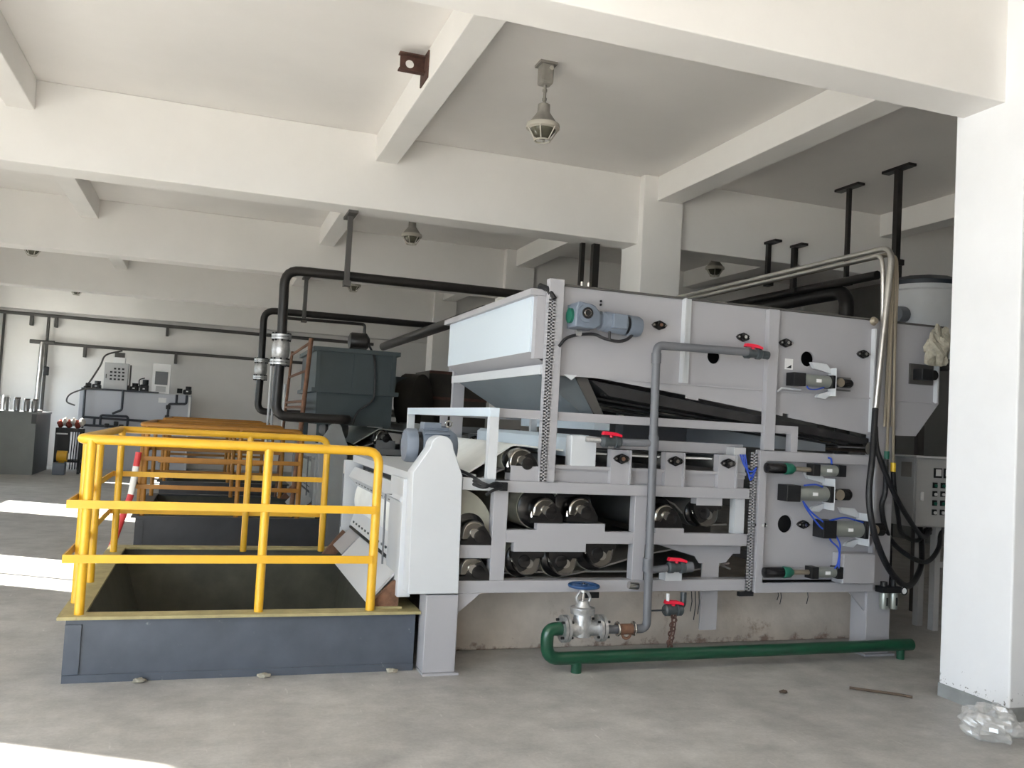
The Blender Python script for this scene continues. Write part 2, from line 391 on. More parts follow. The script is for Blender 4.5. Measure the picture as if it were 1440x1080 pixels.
for cy in (-.95, 4.02, 9.09, 14.1, 19.1):
    struct('column', 'low_bounce', box(X1-.52, X1, cy, cy+.53, 0, 3.8), smooth=False)
    if cy > 0: struct('column', 'plaster', box(X0, X0+.3, cy, cy+.53, 0, 3.8), smooth=False)
struct('concrete_plinth', 'plinth_stained', box(1.66, 5.28, 6.0, 7.6, 0, .5), smooth=False, bevel=.01, label='stained concrete plinth under the press')
struct('concrete_plinth', 'plinth_stained', box(1.66, 5.28, 10.95, 12.55, 0, .5), smooth=False, bevel=.01, label='stained concrete plinth under the rear press')

# ================================================================== PITS AND RAILINGS
def pit(label):
    t = thing('pit_curb', label, 'curb', (.34, 6.95, 0), 'steel kerbs round the pits')
    a, b, c, d = -.69, 1.34, 5.58, 8.32
    part('front_panel', 'curb', t, box(a, b, c, c+.07, 0, .36), smooth=False)
    part('edge_strip', 'curb', t, box(a, a+.085, c-.012, c, .05, .33), smooth=False)
    part('foot_strip', 'curb', t, box(a, b, c-.008, c, 0, .045), smooth=False)
    part('back_panel', 'curb', t, box(a, b, d-.07, d, 0, .36), smooth=False)
    part('side_panel', 'curb', t, box(a, a+.07, c+.07, d-.07, 0, .36), smooth=False); part('side_panel', 'curb', t, box(b-.07, b, c+.07, d-.07, 0, .36), smooth=False)
    part('rim', 'rim', t, box(a-.045, b+.028, c-.03, c+.10, .36, .378), box(a-.045, b+.028, d-.1, d+.03, .36, .378), box(a-.045, a+.09, c+.1, d-.1, .36, .378), box(b-.09, b+.028, c+.1, d-.1, .36, .378), smooth=False, label='yellowish steel rim')
    T = [(a+.07, c+.07, .36), (b-.07, c+.07, .36), (b-.07, d-.07, .36), (a+.07, d-.07, .36)]; B = [(a+.55, c+.3, -1.1), (b-.3, c+.3, -1.1), (b-.3, d-.3, -1.1), (a+.55, d-.3, -1.1)]
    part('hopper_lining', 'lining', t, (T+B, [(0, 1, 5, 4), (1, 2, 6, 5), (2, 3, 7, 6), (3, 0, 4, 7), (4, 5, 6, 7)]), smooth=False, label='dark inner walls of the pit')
    return t
p1 = pit('grey steel kerb with yellow rim round the nearest pit')
copy_tree(p1, p1.location + Vector((0, 4.95, 0)), 'dark scuffed steel kerb round the pit behind the nearest railing', {'curb': 'dark_curb', 'rim': 'dark_curb'})
copy_tree(p1, p1.location + Vector((0, 9.9, 0)), 'steel kerb of the farthest pit under the farthest yellow railing', {'curb': 'dark_curb', 'rim': 'dark_curb'})
def railing(label):
    t = thing('safety_railing', label, 'railing', (.2, 6.9, .378), 'yellow railings round the pits')
    z = 1.385; f = 5.62; bk = 8.06; l = -.69
    part('top_rail', 'yellow', t, tube([(1.05, f, .378), (1.05, f, z), (l, f, z), (l, bk, z), (1.03, bk, z), (1.03, bk, .378)], .029, 12, .09))
    for x, yv in [(-.63, f), (.365, f), (l, 5.95), (l, 6.62), (l+.02, bk-.1), (.36, bk)]:
        part('post', 'yellow', t, cyl((x, yv, .372), (x, yv, z), .027, 12))
    for zz in (1.012, .70):
        part('mid_rail', 'yellow', t, box(l-.045, 1.04, f-.037, f-.027, zz-.024, zz+.024), box(l-.045, l-.036, f-.03, bk+.03, zz-.022, zz+.022), box(l-.045, 1.03, bk+.027, bk+.037, zz-.022, zz+.022), smooth=False)
    return t
r1 = railing('bright yellow tube railing round the nearest pit')
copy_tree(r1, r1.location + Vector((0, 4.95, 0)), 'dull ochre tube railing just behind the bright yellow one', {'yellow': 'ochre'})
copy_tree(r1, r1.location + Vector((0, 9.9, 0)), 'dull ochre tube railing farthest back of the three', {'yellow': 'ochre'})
t = thing('barrier_bar', 'red and white barrier bar leaning on the second railing', 'barrier', (-.9, 10.4, 0))
pa, pb, pc = Vector((-.90, 10.28, .02)), Vector((-.745, 10.42, .62)), Vector((-.70, 10.46, 1.08))
for k in range(6):
    q = lambda s: (pa + (pb-pa)*min(s*2, 1) if s < .5 else pb + (pc-pb)*(s-.5)*2)
    part('band', ('red_paint', 'white_paint')[0 if k in (0, 1, 2, 5) else 1], t, cyl(q(k/6), q((k+1)/6), .035, 10))

# ================================================================== BELT PRESS
F5, B5 = 5.5, 7.85
press = thing('belt_press', 'white belt filter press with rollers and drive guard on concrete plinth', 'filter press', (3.2, 6.7, 0), 'belt presses')
P = press
def fb(name, material, x0, x1, z0, z1, yf=F5, dep=.1, both=True, **k):
    part(name, material, P, box(x0, x1, yf, yf+dep, z0, z1), smooth=False, bevel=.004, **k)
    if both: part(name, material, P, box(x0, x1, B5-dep, B5, z0, z1), smooth=False)
fb('base_beam', 'machine', 1.58, 4.84, .50, .58)
part('cross_beam', 'machine', P, box(1.6, 1.7, F5+.1, B5-.1, .50, .58), smooth=False); part('cross_beam', 'machine', P, box(4.7, 4.8, F5+.1, B5-.1, .50, .58), smooth=False)
lg = part('leg', 'machine', P, box(1.372, 1.585, 5.45, 5.63, .014, .5), smooth=False, bevel=.006); part('foot_plate', 'machine', lg, box(1.371, 1.605, 5.43, 5.65, 0, .014), smooth=False)
lg = part('leg', 'machine', P, box(1.372, 1.585, 7.72, 7.9, .014, .5), smooth=False); part('foot_plate', 'machine', lg, box(1.371, 1.605, 7.70, 7.92, 0, .014), smooth=False)
lg = part('leg', 'machine', P, box(4.835, 5.06, 5.5, 5.68, .014, .5), smooth=False, bevel=.006); part('foot_plate', 'machine', lg, box(4.81, 5.09, 5.47, 5.70, 0, .014), smooth=False)
part('gusset', 'machine', P, prism([(1.585, .5), (1.745, .5), (1.585, .365)], 'y', 5.5, 5.515), smooth=False)
part('gusset', 'machine', P, prism([(4.835, .5), (4.66, .5), (4.835, .33)], 'y', 5.52, 5.535), smooth=False)
fb('post', 'machine', 1.80, 1.90, .58, 1.235, dep=.08); fb('post', 'machine', 2.83, 2.922, .58, 1.16, dep=.08)
fb('upper_rail', 'machine', 1.80, 3.755, 1.16, 1.235, yf=5.48, dep=.12); fb('upper_rail', 'machine_white', 1.58, 1.80, 1.165, 1.245, dep=.08)
fb('short_rail', 'machine', 1.58, 1.80, .725, .81, dep=.08)
part('notched_rail', 'machine', P, prism([(1.90, .83), (1.955, .83), (1.955, .77), (2.475, .77), (2.475, .826), (2.83, .826), (2.83, .908), (2.61, .908), (2.61, .962), (2.112, .958), (2.112, .915), (1.90, .912)], 'y', 5.5, 5.56), smooth=False, bevel=.003)
part('notched_rail', 'machine', P, prism([(2.922, .825), (3.76, .82), (3.76, .905), (3.225, .908), (3.225, .94), (3.0, .94), (3.0, .908), (2.922, .908)], 'y', 5.5, 5.56), smooth=False, bevel=.003)
part('bracket', 'machine', P, prism([(3.02, .825), (3.76, .82), (3.76, .75), (3.70, .75), (3.64, .685), (3.585, .68), (3.585, .20), (3.447, .20), (3.447, .68), (3.42, .68), (3.38, .73)], 'y', 5.60, 5.615), smooth=False)
part('hanging_block', 'machine', P, box(3.315, 3.525, 5.5, 5.58, 1.105, 1.16), smooth=False)
part('inner_post', 'machine_white', P, box(3.655, 3.735, 5.53, 5.6, .905, 1.16), smooth=False)
part('channel', 'machine', P, box(2.205, 3.72, 5.535, 5.56, 1.235, 1.335), smooth=False); part('ledge', 'machine', P, box(2.205, 3.72, 5.505, 5.57, 1.328, 1.35), smooth=False)
part('end_block', 'machine_white', P, box(2.33, 2.515, 5.5, 5.6, 1.35, 1.555), smooth=False, bevel=.004)
part('bearing_block', 'machine', P, box(1.905, 2.135, 5.5, 5.62, 1.235, 1.335), smooth=False, bevel=.004)
part('distributor_box', 'machine_lit', P, prism([(2.33, 1.41), (2.50, 1.41), (2.50, 1.56), (2.36, 1.56), (2.33, 1.535)], 'y', 5.6, 7.72), smooth=False)
part('spray_box', 'machine_lit', P, box(2.6, 2.72, 5.74, 7.3, 1.6, 1.675), smooth=False)
part('side_beam', 'machine', P, box(2.52, 3.76, 5.62, 5.70, 1.475, 1.55), smooth=False, bevel=.003)
# top frame
part('frame_rail', 'machine', P, box(1.78, 4.15, 5.5, 5.56, 1.65, 1.708), smooth=False); part('frame_rail', 'machine', P, box(1.78, 4.15, 7.86, 7.92, 1.65, 1.708), smooth=False)
part('frame_bar', 'machine_lit', P, box(1.725, 1.785, 5.44, 7.98, 1.65, 1.708), smooth=False)
part('frame_post', 'machine_white', P, box(1.725, 1.785, 5.44, 5.5, 1.245, 1.65), smooth=False); part('frame_post', 'machine_white', P, box(1.725, 1.785, 7.92, 7.98, .58, 1.65), smooth=False)
part('frame_post', 'machine', P, box(4.09, 4.15, 5.5, 5.56, 1.52, 1.65), smooth=False); part('frame_post', 'machine', P, box(2.02, 2.08, 7.86, 7.92, 1.235, 1.65), smooth=False)
for x in (2.55, 3.35): part('inner_strut', 'machine_white', P, box(x, x+.05, 6.9, 6.95, 1.5, 1.85), smooth=False)
part('rear_cover', 'machine', P, box(2.9, 4.75, 7.3, 7.36, 1.2, 1.72), smooth=False); part('rear_tray', 'machine_white', P, box(4.2, 4.72, 5.9, 7.2, 1.53, 1.66), smooth=False)
part('warning_plate', 'warn_yellow', P, box(4.66, 4.76, 5.88, 5.9, 1.60, 1.66), smooth=False)
# drive guard, cover and motor
gd = [(1.25, .51), (1.578, .51), (1.56, 1.26), (1.49, 1.43)] + [(1.415+.075*math.cos(a), 1.435+.075*math.sin(a)) for a in [PI*i/8 for i in range(9)]] + [(1.34, 1.43), (1.235, 1.27)]
part('drive_guard', 'machine_white', P, prism(gd, 'y', 5.44, 5.60), smooth=True, bevel=.008)
part('side_plate', 'machine_white', P, box(1.215, 1.30, 5.60, 6.02, .46, 1.215), smooth=False, bevel=.004)
part('side_plate', 'machine_white', P, box(1.17, 1.33, 7.86, 7.96, .42, 1.21), smooth=False, bevel=.004)
part('top_cover', 'machine_white', P, box(1.24, 1.70, 5.60, 7.9, 1.20, 1.262), smooth=False, bevel=.004)
part('under_tray', 'pvc', P, prism([(1.30, 1.19), (1.6, 1.19), (1.6, 1.0), (1.42, 1.09)], 'y', 5.62, 7.85), smooth=False)
mo = part('drive_motor', 'motor_blue', P, lathe([(.03, -.02), (.105, -.02), (.115, 0), (.115, .055)], (1.265, 5.80, 1.43), (1, 0, 0)), lathe([(.125, .09), (.125, .28), (.09, .33), (.05, .34)], (1.265, 5.80, 1.43), (1, 0, 0)), label='blue grey drive motor')
part('fan_gap', 'black', mo, cyl((1.318, 5.8, 1.43), (1.358, 5.8, 1.43), .095)); part('terminal_box', 'motor_blue', mo, box(1.36, 1.48, 5.74, 5.86, 1.535, 1.59), smooth=False, bevel=.006)
for k in range(14):
    a = 2*PI*k/14; part('cooling_fin', 'motor_blue', mo, rot(box(1.36, 1.53, 5.796, 5.804, 1.55, 1.57), 'X', a, (1.4, 5.8, 1.43)), smooth=False)
part('eyebolt', 'chrome', mo, torus((1.53, 5.74, 1.585), (0, 1, .4), .022, .007, 16, 6)); part('motor_foot', 'motor_blue', mo, box(1.36, 1.50, 5.70, 5.9, 1.262, 1.33), smooth=False)
# rollers, caps and bearing housings
bearing0 = None
ROLL = [(2.172, 1.045, .15, 'roller', 0), (2.43, 1.055, .15, 'roller', 0), (3.085, 1.025, .13, 'roller_dark', 0), (2.07, .69, .12, 'roller', 1), (2.335, .69, .12, 'roller', 1), (2.60, .745, .13, 'roller', 1),
        (1.685, .885, .12, 'roller', 0), (1.685, .655, .09, 'roller_dark', 0), (1.985, 1.372, .09, 'roller', 0), (3.42, 1.035, .10, 'roller_dark', 1)]
def make_bearing(loc):
    x, y, z = loc; n = 14
    dome = [(x-.075, z-.065), (x-.105, z-.065), (x-.105, z-.03), (x-.09, z-.02)] + [(x+.09*math.cos(a), z+.012+.09*math.sin(a)) for a in [PI - PI*i/n for i in range(n+1)]] + [(x+.09, z-.02), (x+.125, z-.03), (x+.125, z-.065)]
    o = part('bearing_housing', 'bronze_chrome', P, prism([(x+.088*math.cos(a), z+.012+.088*math.sin(a)) for a in [PI - PI*i/n for i in range(n+1)]] + [(x+.088, z-.03), (x-.088, z-.03)], 'y', y-.06, y+.05), bevel=.014, origin=loc)
    part('foot', 'black_gloss', o, prism([(x-.105, z-.065), (x+.125, z-.065), (x+.125, z-.03), (x+.095, z+.025), (x+.06, z+.07), (x+.03, z+.06), (x-.02, z+.02), (x-.05, z-.025), (x-.105, z-.03)], 'y', y-.07, y-.02), origin=loc).location = (0, 0, 0)
    part('end_cap', 'black_gloss', o, lathe([(.045, 0), (.04, .012), (.02, .016)], (x+.035, y-.069, z), (0, -1, 0)), origin=loc).location = (0, 0, 0)
    for sx in (-.085, .105):
        part('bolt', 'chrome', o, cyl((x+sx, y-.03, z-.03), (x+sx, y-.03, z-.008), .012, 6), cyl((x+sx, y-.03, z-.008), (x+sx, y-.03, z+.006), .006, 6), origin=loc).location = (0, 0, 0)
    return o
for i, (x, z, r, mm, hang) in enumerate(ROLL):
    ro = part('roller', mm, P, cyl((x, 5.68, z), (x, 7.7, z), r, 28))
    part('end_disc', 'black_gloss', ro, lathe([(r*.97, 0), (r*.97, .02), (r*.72, .035), (.03, .04)], (x, 5.68, z), (0, -1, 0), 28)); part('shaft', 'chrome', ro, cyl((x, 5.5, z), (x, 5.66, z), .03))
    if i == 0: bearing0 = make_bearing((x, 5.575, z-.02))
    else: again(bearing0, 'bearing_housing', (x, 5.575, z-.02 if not hang else z+.015), P, roty=PI if hang else 0)
part('drive_drum', 'roller', P, cyl((1.56, 5.66, .88), (1.56, 7.8, .88), .29, 40))
for x in (2.70, 3.12, 3.55):
    u = part('upright_bracket', 'machine', P, box(x-.072, x+.072, 5.492, 5.5, 1.235, 1.472), box(x-.072, x-.062, 5.5, 5.56, 1.235, 1.472), box(x+.062, x+.072, 5.47, 5.56, 1.235, 1.472), smooth=False)
    part('table_roller', 'roller_dark', P, cyl((x, 5.6, 1.41), (x, 7.7, 1.41), .045, 16))
def flange_bearing(par, x, z, y=5.5, s=1., m='black_gloss', tint=None):
    f = part('flange_bearing', m, par, prism([(x-.06*s, z), (x-.045*s, z+.018*s), (x, z+.036*s), (x+.045*s, z+.018*s), (x+.06*s, z), (x+.045*s, z-.018*s), (x, z-.036*s), (x-.045*s, z-.018*s)], 'y', y-.018, y), lathe([(.03*s, 0), (.028*s, .018), (.018*s, .02)], (x, y-.018, z), (0, -1, 0)))
    part('shaft_end', tint or 'chrome', f, cyl((x, y-.03, z), (x, y-.046, z), .013*s, 12))
    for sx in (-.046, .046): part('bolt', 'chrome', f, cyl((x+sx*s, y-.018, z), (x+sx*s, y-.03, z), .008*s, 6))
for x, tt in ((2.70, 'rust'), (3.12, 'chrome'), (3.55, None)): flange_bearing(P, x, 1.412, 5.492, tint=tt)
# belts
part('upper_belt', 'belt', P, ribbon([(1.45, 1.14), (1.70, 1.30), (1.90, 1.43)] + [(1.985+.097*math.cos(math.radians(a)), 1.372+.097*math.sin(math.radians(a))) for a in (135, 118, 100, 88)] + [(2.5, 1.435), (3.0, 1.43), (3.5, 1.435), (3.95, 1.38)], 5.64, 7.74), label='white filter belt')
part('drum_belt', 'belt', P, ribbon([(1.56+.298*math.cos(math.radians(a)), .88+.298*math.sin(math.radians(a))) for a in range(100, 262, 8)], 5.68, 7.78))
for bx, bz, br in ((2.175, 1.0, .235), (2.47, 1.02, .215)):
    part('pressing_belt', 'roller', P, ribbon([(bx+br*math.cos(math.radians(a)), bz+br*math.sin(math.radians(a))) for a in range(95, 262, 8)], 5.78, 7.7))
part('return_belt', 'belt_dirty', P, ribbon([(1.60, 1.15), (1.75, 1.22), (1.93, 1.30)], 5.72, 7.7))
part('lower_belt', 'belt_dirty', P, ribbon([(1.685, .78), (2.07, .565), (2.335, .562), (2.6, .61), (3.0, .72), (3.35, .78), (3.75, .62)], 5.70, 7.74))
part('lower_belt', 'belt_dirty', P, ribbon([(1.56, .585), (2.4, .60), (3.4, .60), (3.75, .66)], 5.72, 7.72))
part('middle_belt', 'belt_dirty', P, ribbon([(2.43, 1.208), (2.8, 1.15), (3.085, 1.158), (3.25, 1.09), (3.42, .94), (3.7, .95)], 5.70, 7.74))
part('rear_wall', 'roller_dark', P, box(1.7, 4.8, 7.68, 7.74, .58, 1.2), smooth=False)
# scraper trays and discharge chute
part('scraper_tray', 'machine_white', P, prism([(1.25, 1.16), (1.20, 1.075), (1.285, .985), (1.29, .995), (1.215, 1.075), (1.262, 1.155)], 'y', 5.64, 7.82), smooth=False)
part('scraper_tray', 'machine_white', P, prism([(1.272, .80), (1.225, .66), (1.237, .655), (1.284, .795)], 'y', 5.64, 7.76), smooth=False)
part('scraper_lip', 'black', P, box(1.22, 1.26, 5.64, 7.74, .635, .65), smooth=False)
part('slot_row', 'pvc_dark', P, *[box(1.230, 1.238, yv, yv+.045, .69, .705) for yv in [5.70+.145*i for i in range(14)]], smooth=False)
part('slot_row', 'pvc_dark', P, *[box(1.236, 1.244, yv, yv+.05, 1.028, 1.04) for yv in [5.70+.145*i for i in range(14)]], smooth=False)
for yv in (5.92, 7.9): part('adjuster_rod', 'pvc', P, tube([(1.24, yv, 1.085), (1.165, yv, 1.09), (1.17, yv, .62)], .007, 6), smooth=True)
part('discharge_chute', 'machine_white', P, prism([(1.27, .66), (1.04, .405), (1.05, .395), (1.28, .65)], 'y', 5.72, 7.25), smooth=False)
part('discharge_chute', 'machine', P, prism([(1.28, .66), (1.10, .47), (1.11, .46), (1.29, .65)], 'y', 7.3, 7.82), smooth=False)
part('chute_cheek', 'rust', P, prism([(1.24, .56), (1.20, .55), (1.06, .41), (1.08, .385), (1.24, .385)], 'y', 5.66, 5.70), smooth=False, label='rusty cheek plate of the chute')
part('chute_cheek', 'rust', P, prism([(1.18, .60), (1.01, .39), (1.13, .385), (1.28, .52)], 'y', 7.82, 7.85), smooth=False)
part('drip_plate', 'rim', P, box(1.08, 1.26, 5.64, 5.80, .379, .392), smooth=False)
# cables from the motor
for k in range(3):
    part('cable', 'rubber', P, tube(spline([(1.52, 5.66, 1.30-.02*k), (1.62, 5.56, 1.27-.025*k), (1.70, 5.44, 1.215-.012*k), (1.79, 5.455, 1.195+.012*k), (1.85, 5.465, 1.20)]), .011, 7))
part('cable', 'rubber', P, tube(spline([(1.86, 5.465, 1.19), (1.78, 5.45, 1.175), (1.73, 5.46, 1.14)]), .010, 7)); part('cable_clamp', 'black', P, box(1.825, 1.875, 5.455, 5.48, 1.17, 1.225), smooth=False)
# right-hand actuator panel
pan = part('front_panel', 'machine', P, prism([(3.80, .49), (4.85, .49), (4.85, 1.52), (3.80, 1.52)], 'y', 5.5, 5.52, holes=[circle(4.07, .985, .066)]), smooth=False)
part('panel_frame', 'machine', P, prism([(3.80, .49), (4.85, .49), (4.85, 1.515), (3.80, 1.515)], 'y', 5.455, 5.5, holes=[[(3.86, .562), (4.83, .562), (4.83, 1.445), (3.86, 1.445)]]), smooth=False, bevel=.003)
part('panel_backing', 'black', P, box(3.95, 4.2, 5.58, 5.60, .85, 1.12), smooth=False)
part('corner_post', 'machine', P, box(4.86, 5.06, 5.52, 5.60, .5, 1.52), smooth=False, bevel=.004)
def perforated(par, x0, x1, z0, z1, y, n, lean=0.):
    s = [box(x0, x0+(x1-x0)*.35, y-.006, y, z0, z1), box(x1-(x1-x0)*.35, x1, y-.006, y, z0, z1)]; h = (z1-z0)/n
    s += [box(x0, x1, y-.006, y, z0+i*h, z0+i*h+h*.5) for i in range(n)]
    st = part('perforated_strip', 'machine', par, *s, smooth=False); part('strip_backing', 'black', st, box(x0, x1, y, y+.004, z0, z1), smooth=False)
perforated(P, 3.735, 3.79, .50, 1.50, 5.48, 46)
part('junction_box', 'cab_paint', P, box(3.62, 3.72, 5.52, 5.66, 1.30, 1.53), smooth=False, bevel=.004)
for k in range(3): part('air_hose', 'blue_tube', P, tube(spline([(3.66+.02*k, 5.5, 1.48), (3.68+.015*k, 5.47, 1.40-.02*k), (3.73, 5.46, 1.36-.03*k), (3.78, 5.47, 1.39)]), .006, 6))
part('cover_box', 'machine', P, box(4.50, 4.79, 5.38, 5.5, .565, .785), smooth=False, bevel=.004); part('cover_box_lid', 'machine', P, box(4.505, 4.785, 5.372, 5.38, .572, .778), smooth=False)
def actuator(par, x0, x1, z, r, flip=False, green=False, y=5.42, bellow=False):
    """pneumatic cylinder: square end caps, round barrel with label, rod, clevis; optional black bellows with green collar"""
    d = x1-x0
    o = part('air_cylinder', 'alu', par, cyl((x0+.2*d if not green else x0+.66*d, y, z), (x1-(.34*d if not green else .04*d), y, z), r, 18))
    e0, e1 = (x0, x0+.2*d) if not green else (x0+.57*d, x0+.66*d); e2, e3 = (x1-.36*d, x1-.3*d) if not green else (x1-.1*d, x1)
    for a, b in ((e0, e1), (e2, e3)):
        c = part('end_cap', 'black', o, box(a, b, y-r*1.08, y+r*1.08, z-r*1.08, z+r*1.08), smooth=False, bevel=.004)
    mx = (e1+e2)/2; part('type_label', 'label_white', o, box(mx-.022, mx+.022, y-r-.0025, y-r*.9, z-.012, z+.012), smooth=False)
    if green:
        part('bellows', 'black_gloss', o, lathe([(.02, 0), (r*.95, .01), (r, .03), (r, .22*d), (r*.9, .24*d)], (x0, y, z), (1, 0, 0)))
        part('collar', 'green_plastic', o, lathe([(r*1.0, 0), (r*1.1, .01), (r*1.0, .06), (r*.5, .09)], (x0+.24*d, y, z), (1, 0, 0)))
        part('rod', 'brass_pipe', o, cyl((x0+.3*d, y, z), (x0+.58*d, y, z), r*.45))
        part('mount', 'machine', o, box(x0+.3*d, x0+.95*d, y+r, 5.5, z-.02, z+.02), smooth=False)
    else:
        part('rod', 'black', o, box(e3, x1-.16*d, y-r*.7, y+r*.7, z-r*.7, z+r*.7), smooth=False); part('clevis', 'brass_pipe', o, cyl((x1-.2*d, y-r, z), (x1-.2*d, 5.5, z), r*.72))
        part('stop', 'black_gloss', o, lathe([(r*.75, 0), (r*.8, .02), (r*.8, .08), (r*.5, .1)], (x1-.14*d, y, z), (1, 0, 0)))
        bx = e3; part('bracket_plate', 'machine_white', o, prism([(bx, z-r-.06), (bx+.006, z-r-.06), (bx+.006, z+r+.06), (bx, z+r+.06)], 'y', y-r*1.1, 5.5), prism([(bx-.18, z+r+.095), (bx-.04, z+r+.09), (bx, z+r+.05), (bx, z+r+.02), (bx-.15, z+r+.05)], 'y', 5.47, 5.5), prism([(bx-.12, z-r-.075), (bx-.04, z-r-.085), (bx, z-r-.05), (bx, z-r-.02), (bx-.1, z-r-.05)], 'y', 5.47, 5.5), smooth=False)
actuator(P, 3.82, 4.50, 1.395, .04, green=True); actuator(P, 3.975, 4.56, 1.22, .055); actuator(P, 4.30, 4.88, .965, .06); actuator(P, 3.84, 4.52, .645, .04, green=True)
flange_bearing(P, 4.22, .985, 5.5, .9); flange_bearing(P, 3.845, .975, 5.5, .9)
for pth in ([(4.14, 5.40, 1.165), (4.20, 5.38, 1.09), (4.30, 5.37, 1.02), (4.34, 5.38, .99)], [(4.14, 5.40, 1.165), (4.17, 5.38, 1.10), (4.27, 5.37, .99), (4.33, 5.37, .96)], [(4.36, 5.37, .92), (4.38, 5.37, .88), (4.45, 5.37, .82), (4.455, 5.38, .72), (4.44, 5.40, .67)],
            [(4.42, 5.37, .92), (4.45, 5.36, .86), (4.46, 5.37, .80), (4.465, 5.38, .68)], [(4.36, 5.37, 1.03), (4.48, 5.36, 1.055), (4.60, 5.37, 1.035), (4.67, 5.38, 1.02)], [(4.13, 5.38, 1.28), (4.22, 5.37, 1.29), (4.30, 5.39, 1.275)], [(4.40, 5.42, 1.44), (4.40, 5.43, 1.48), (4.38, 5.44, 1.49)]):
    part('air_hose', 'blue_tube', P, tube(spline(pth), .0065, 6))
for x, z0 in ((4.02, .43), (4.045, .40), (4.28, .40), (3.30, .36), (3.33, .30), (3.36, .34)):
    part('wire_end', 'black', P, tube([(x, 5.49, .50), (x+.005, 5.485, (z0+.5)/2), (x-.004, 5.488, z0)], .0035, 5))
part('clip_plate', 'black', P, box(2.475, 2.60, 5.52, 5.53, .455, .50), smooth=False); part('clip_plate', 'black', P, box(3.68, 3.80, 5.47, 5.5, .465, .495), smooth=False)
part('bolt_head', 'chrome', P, cyl((2.79, 5.46, .555), (2.86, 5.46, .545), .026, 10))

# ================================================================== THICKENER ON TOP
thick = thing('belt_thickener', 'grey gravity thickener box with gear motor above the front press', 'thickener', (3.7, 6.7, 1.235))
T = thick
side = [(2.2, 2.57), (5.5, 2.57), (5.5, 1.96), (5.28, 1.69), (4.80, 1.68), (4.08, 1.772), (4.08, 1.80), (4.03, 1.80), (4.03, 1.78), (3.31, 1.868), (3.31, 1.85), (3.21, 1.862), (3.21, 1.885), (2.44, 1.965), (2.2, 1.965)]
part('side_panel', 'machine', T, prism(side, 'y', 5.53, 5.545, holes=[circle(3.421, 2.177, .053), circle(4.23, 2.222, .058)]), smooth=False)
part('side_panel', 'machine', T, prism(side, 'y', 7.78, 7.80), smooth=False)
part('fold_seam', 'machine', T, box(2.21, 3.84, 5.516, 5.53, 1.955, 1.967), box(3.94, 5.47, 5.516, 5.53, 1.955, 1.967), smooth=False)
part('top_rim', 'hanger_grey', T, box(2.2, 5.52, 5.515, 5.56, 2.565, 2.58), smooth=False); part('top_rim', 'hanger_grey', T, box(2.2, 5.52, 7.77, 7.82, 2.565, 2.58), smooth=False)
part('interior_belt', 'roller_dark', T, box(2.3, 5.35, 5.58, 7.75, 2.36, 2.37), smooth=False); part('interior_wall', 'black', T, box(3.2, 5.3, 5.75, 5.77, 1.98, 2.35), smooth=False)
part('rib', 'machine_white', T, box(3.143, 3.155, 5.48, 5.53, 1.967, 2.57), box(3.155, 3.205, 5.505, 5.53, 1.967, 2.57), smooth=False)
part('post', 'machine', T, box(2.10, 2.207, 5.47, 5.53, 1.235, 2.60), smooth=False, bevel=.003); part('post', 'machine', T, box(2.10, 2.207, 7.80, 7.86, 1.235, 2.57), smooth=False)
perforated(T, 2.10, 2.145, 1.24, 2.47, 5.469, 56)
part('post', 'machine', T, box(3.845, 3.935, 5.48, 5.53, 1.52, 2.56), smooth=False, bevel=.003); part('post', 'machine', T, box(3.845, 3.935, 7.80, 7.86, 1.235, 2.56), smooth=False)
part('post', 'machine', T, box(4.86, 5.06, 5.52, 5.53, 1.52, 2.50), box(4.86, 5.06, 5.545, 5.60, 1.52, 2.5), smooth=False); part('post_flange', 'machine_white', T, box(4.815, 4.83, 5.49, 5.53, 1.70, 2.50), smooth=False)
part('rib', 'machine_white', T, box(5.44, 5.452, 5.49, 5.53, 1.96, 2.30), smooth=False)
# feed end
part('end_panel', 'machine_lit', T, box(2.025, 2.04, 5.60, 7.76, 2.105, 2.49), smooth=False)
part('end_cheek', 'machine', T, box(2.04, 2.105, 5.535, 5.60, 2.06, 2.49), smooth=False); part('end_cheek', 'machine', T, box(2.04, 2.10, 7.76, 7.77, 2.06, 2.49), smooth=False)
part('end_rim', 'machine', T, box(1.99, 2.10, 5.53, 7.84, 2.485, 2.53), smooth=False, bevel=.003)
part('end_skirt', 'machine', T, prism([(2.025, 2.105), (2.035, 2.098), (2.15, 2.025), (2.15, 2.035)], 'y', 5.6, 7.76), smooth=False)
part('end_bar', 'machine_white', T, box(2.085, 2.145, 5.53, 7.82, 1.955, 2.02), smooth=False); part('end_floor', 'machine', T, box(2.14, 2.3, 5.56, 7.77, 1.97, 2.03), smooth=False)
hv = [(2.10, 5.60, 1.955), (2.46, 5.60, 1.955), (2.46, 7.6, 1.955), (2.10, 7.6, 1.955), (2.45, 5.66, 1.715), (2.58, 5.66, 1.70), (2.58, 7.4, 1.70), (2.45, 7.4, 1.715)]
part('hopper', 'hopper_grey', T, (hv, [(0, 1, 5, 4), (1, 2, 6, 5), (2, 3, 7, 6), (3, 0, 4, 7)]), smooth=False, label='grey blue sloping hopper under the feed end')
part('hopper_edge', 'hanger_grey', T, prism([(2.37, 1.955), (2.46, 1.955), (2.60, 1.70), (2.53, 1.70)], 'y', 5.585, 5.60), smooth=False)
part('corner_bracket', 'machine_white', T, prism([(2.25, 1.965), (2.35, 1.965), (2.31, 1.93)], 'y', 5.51, 5.525), smooth=False)
part('drain_pan', 'pan_dark', T, prism([(2.48, 1.94), (4.85, 1.65), (4.85, 1.60), (2.62, 1.84)], 'y', 5.56, 7.74), smooth=False)
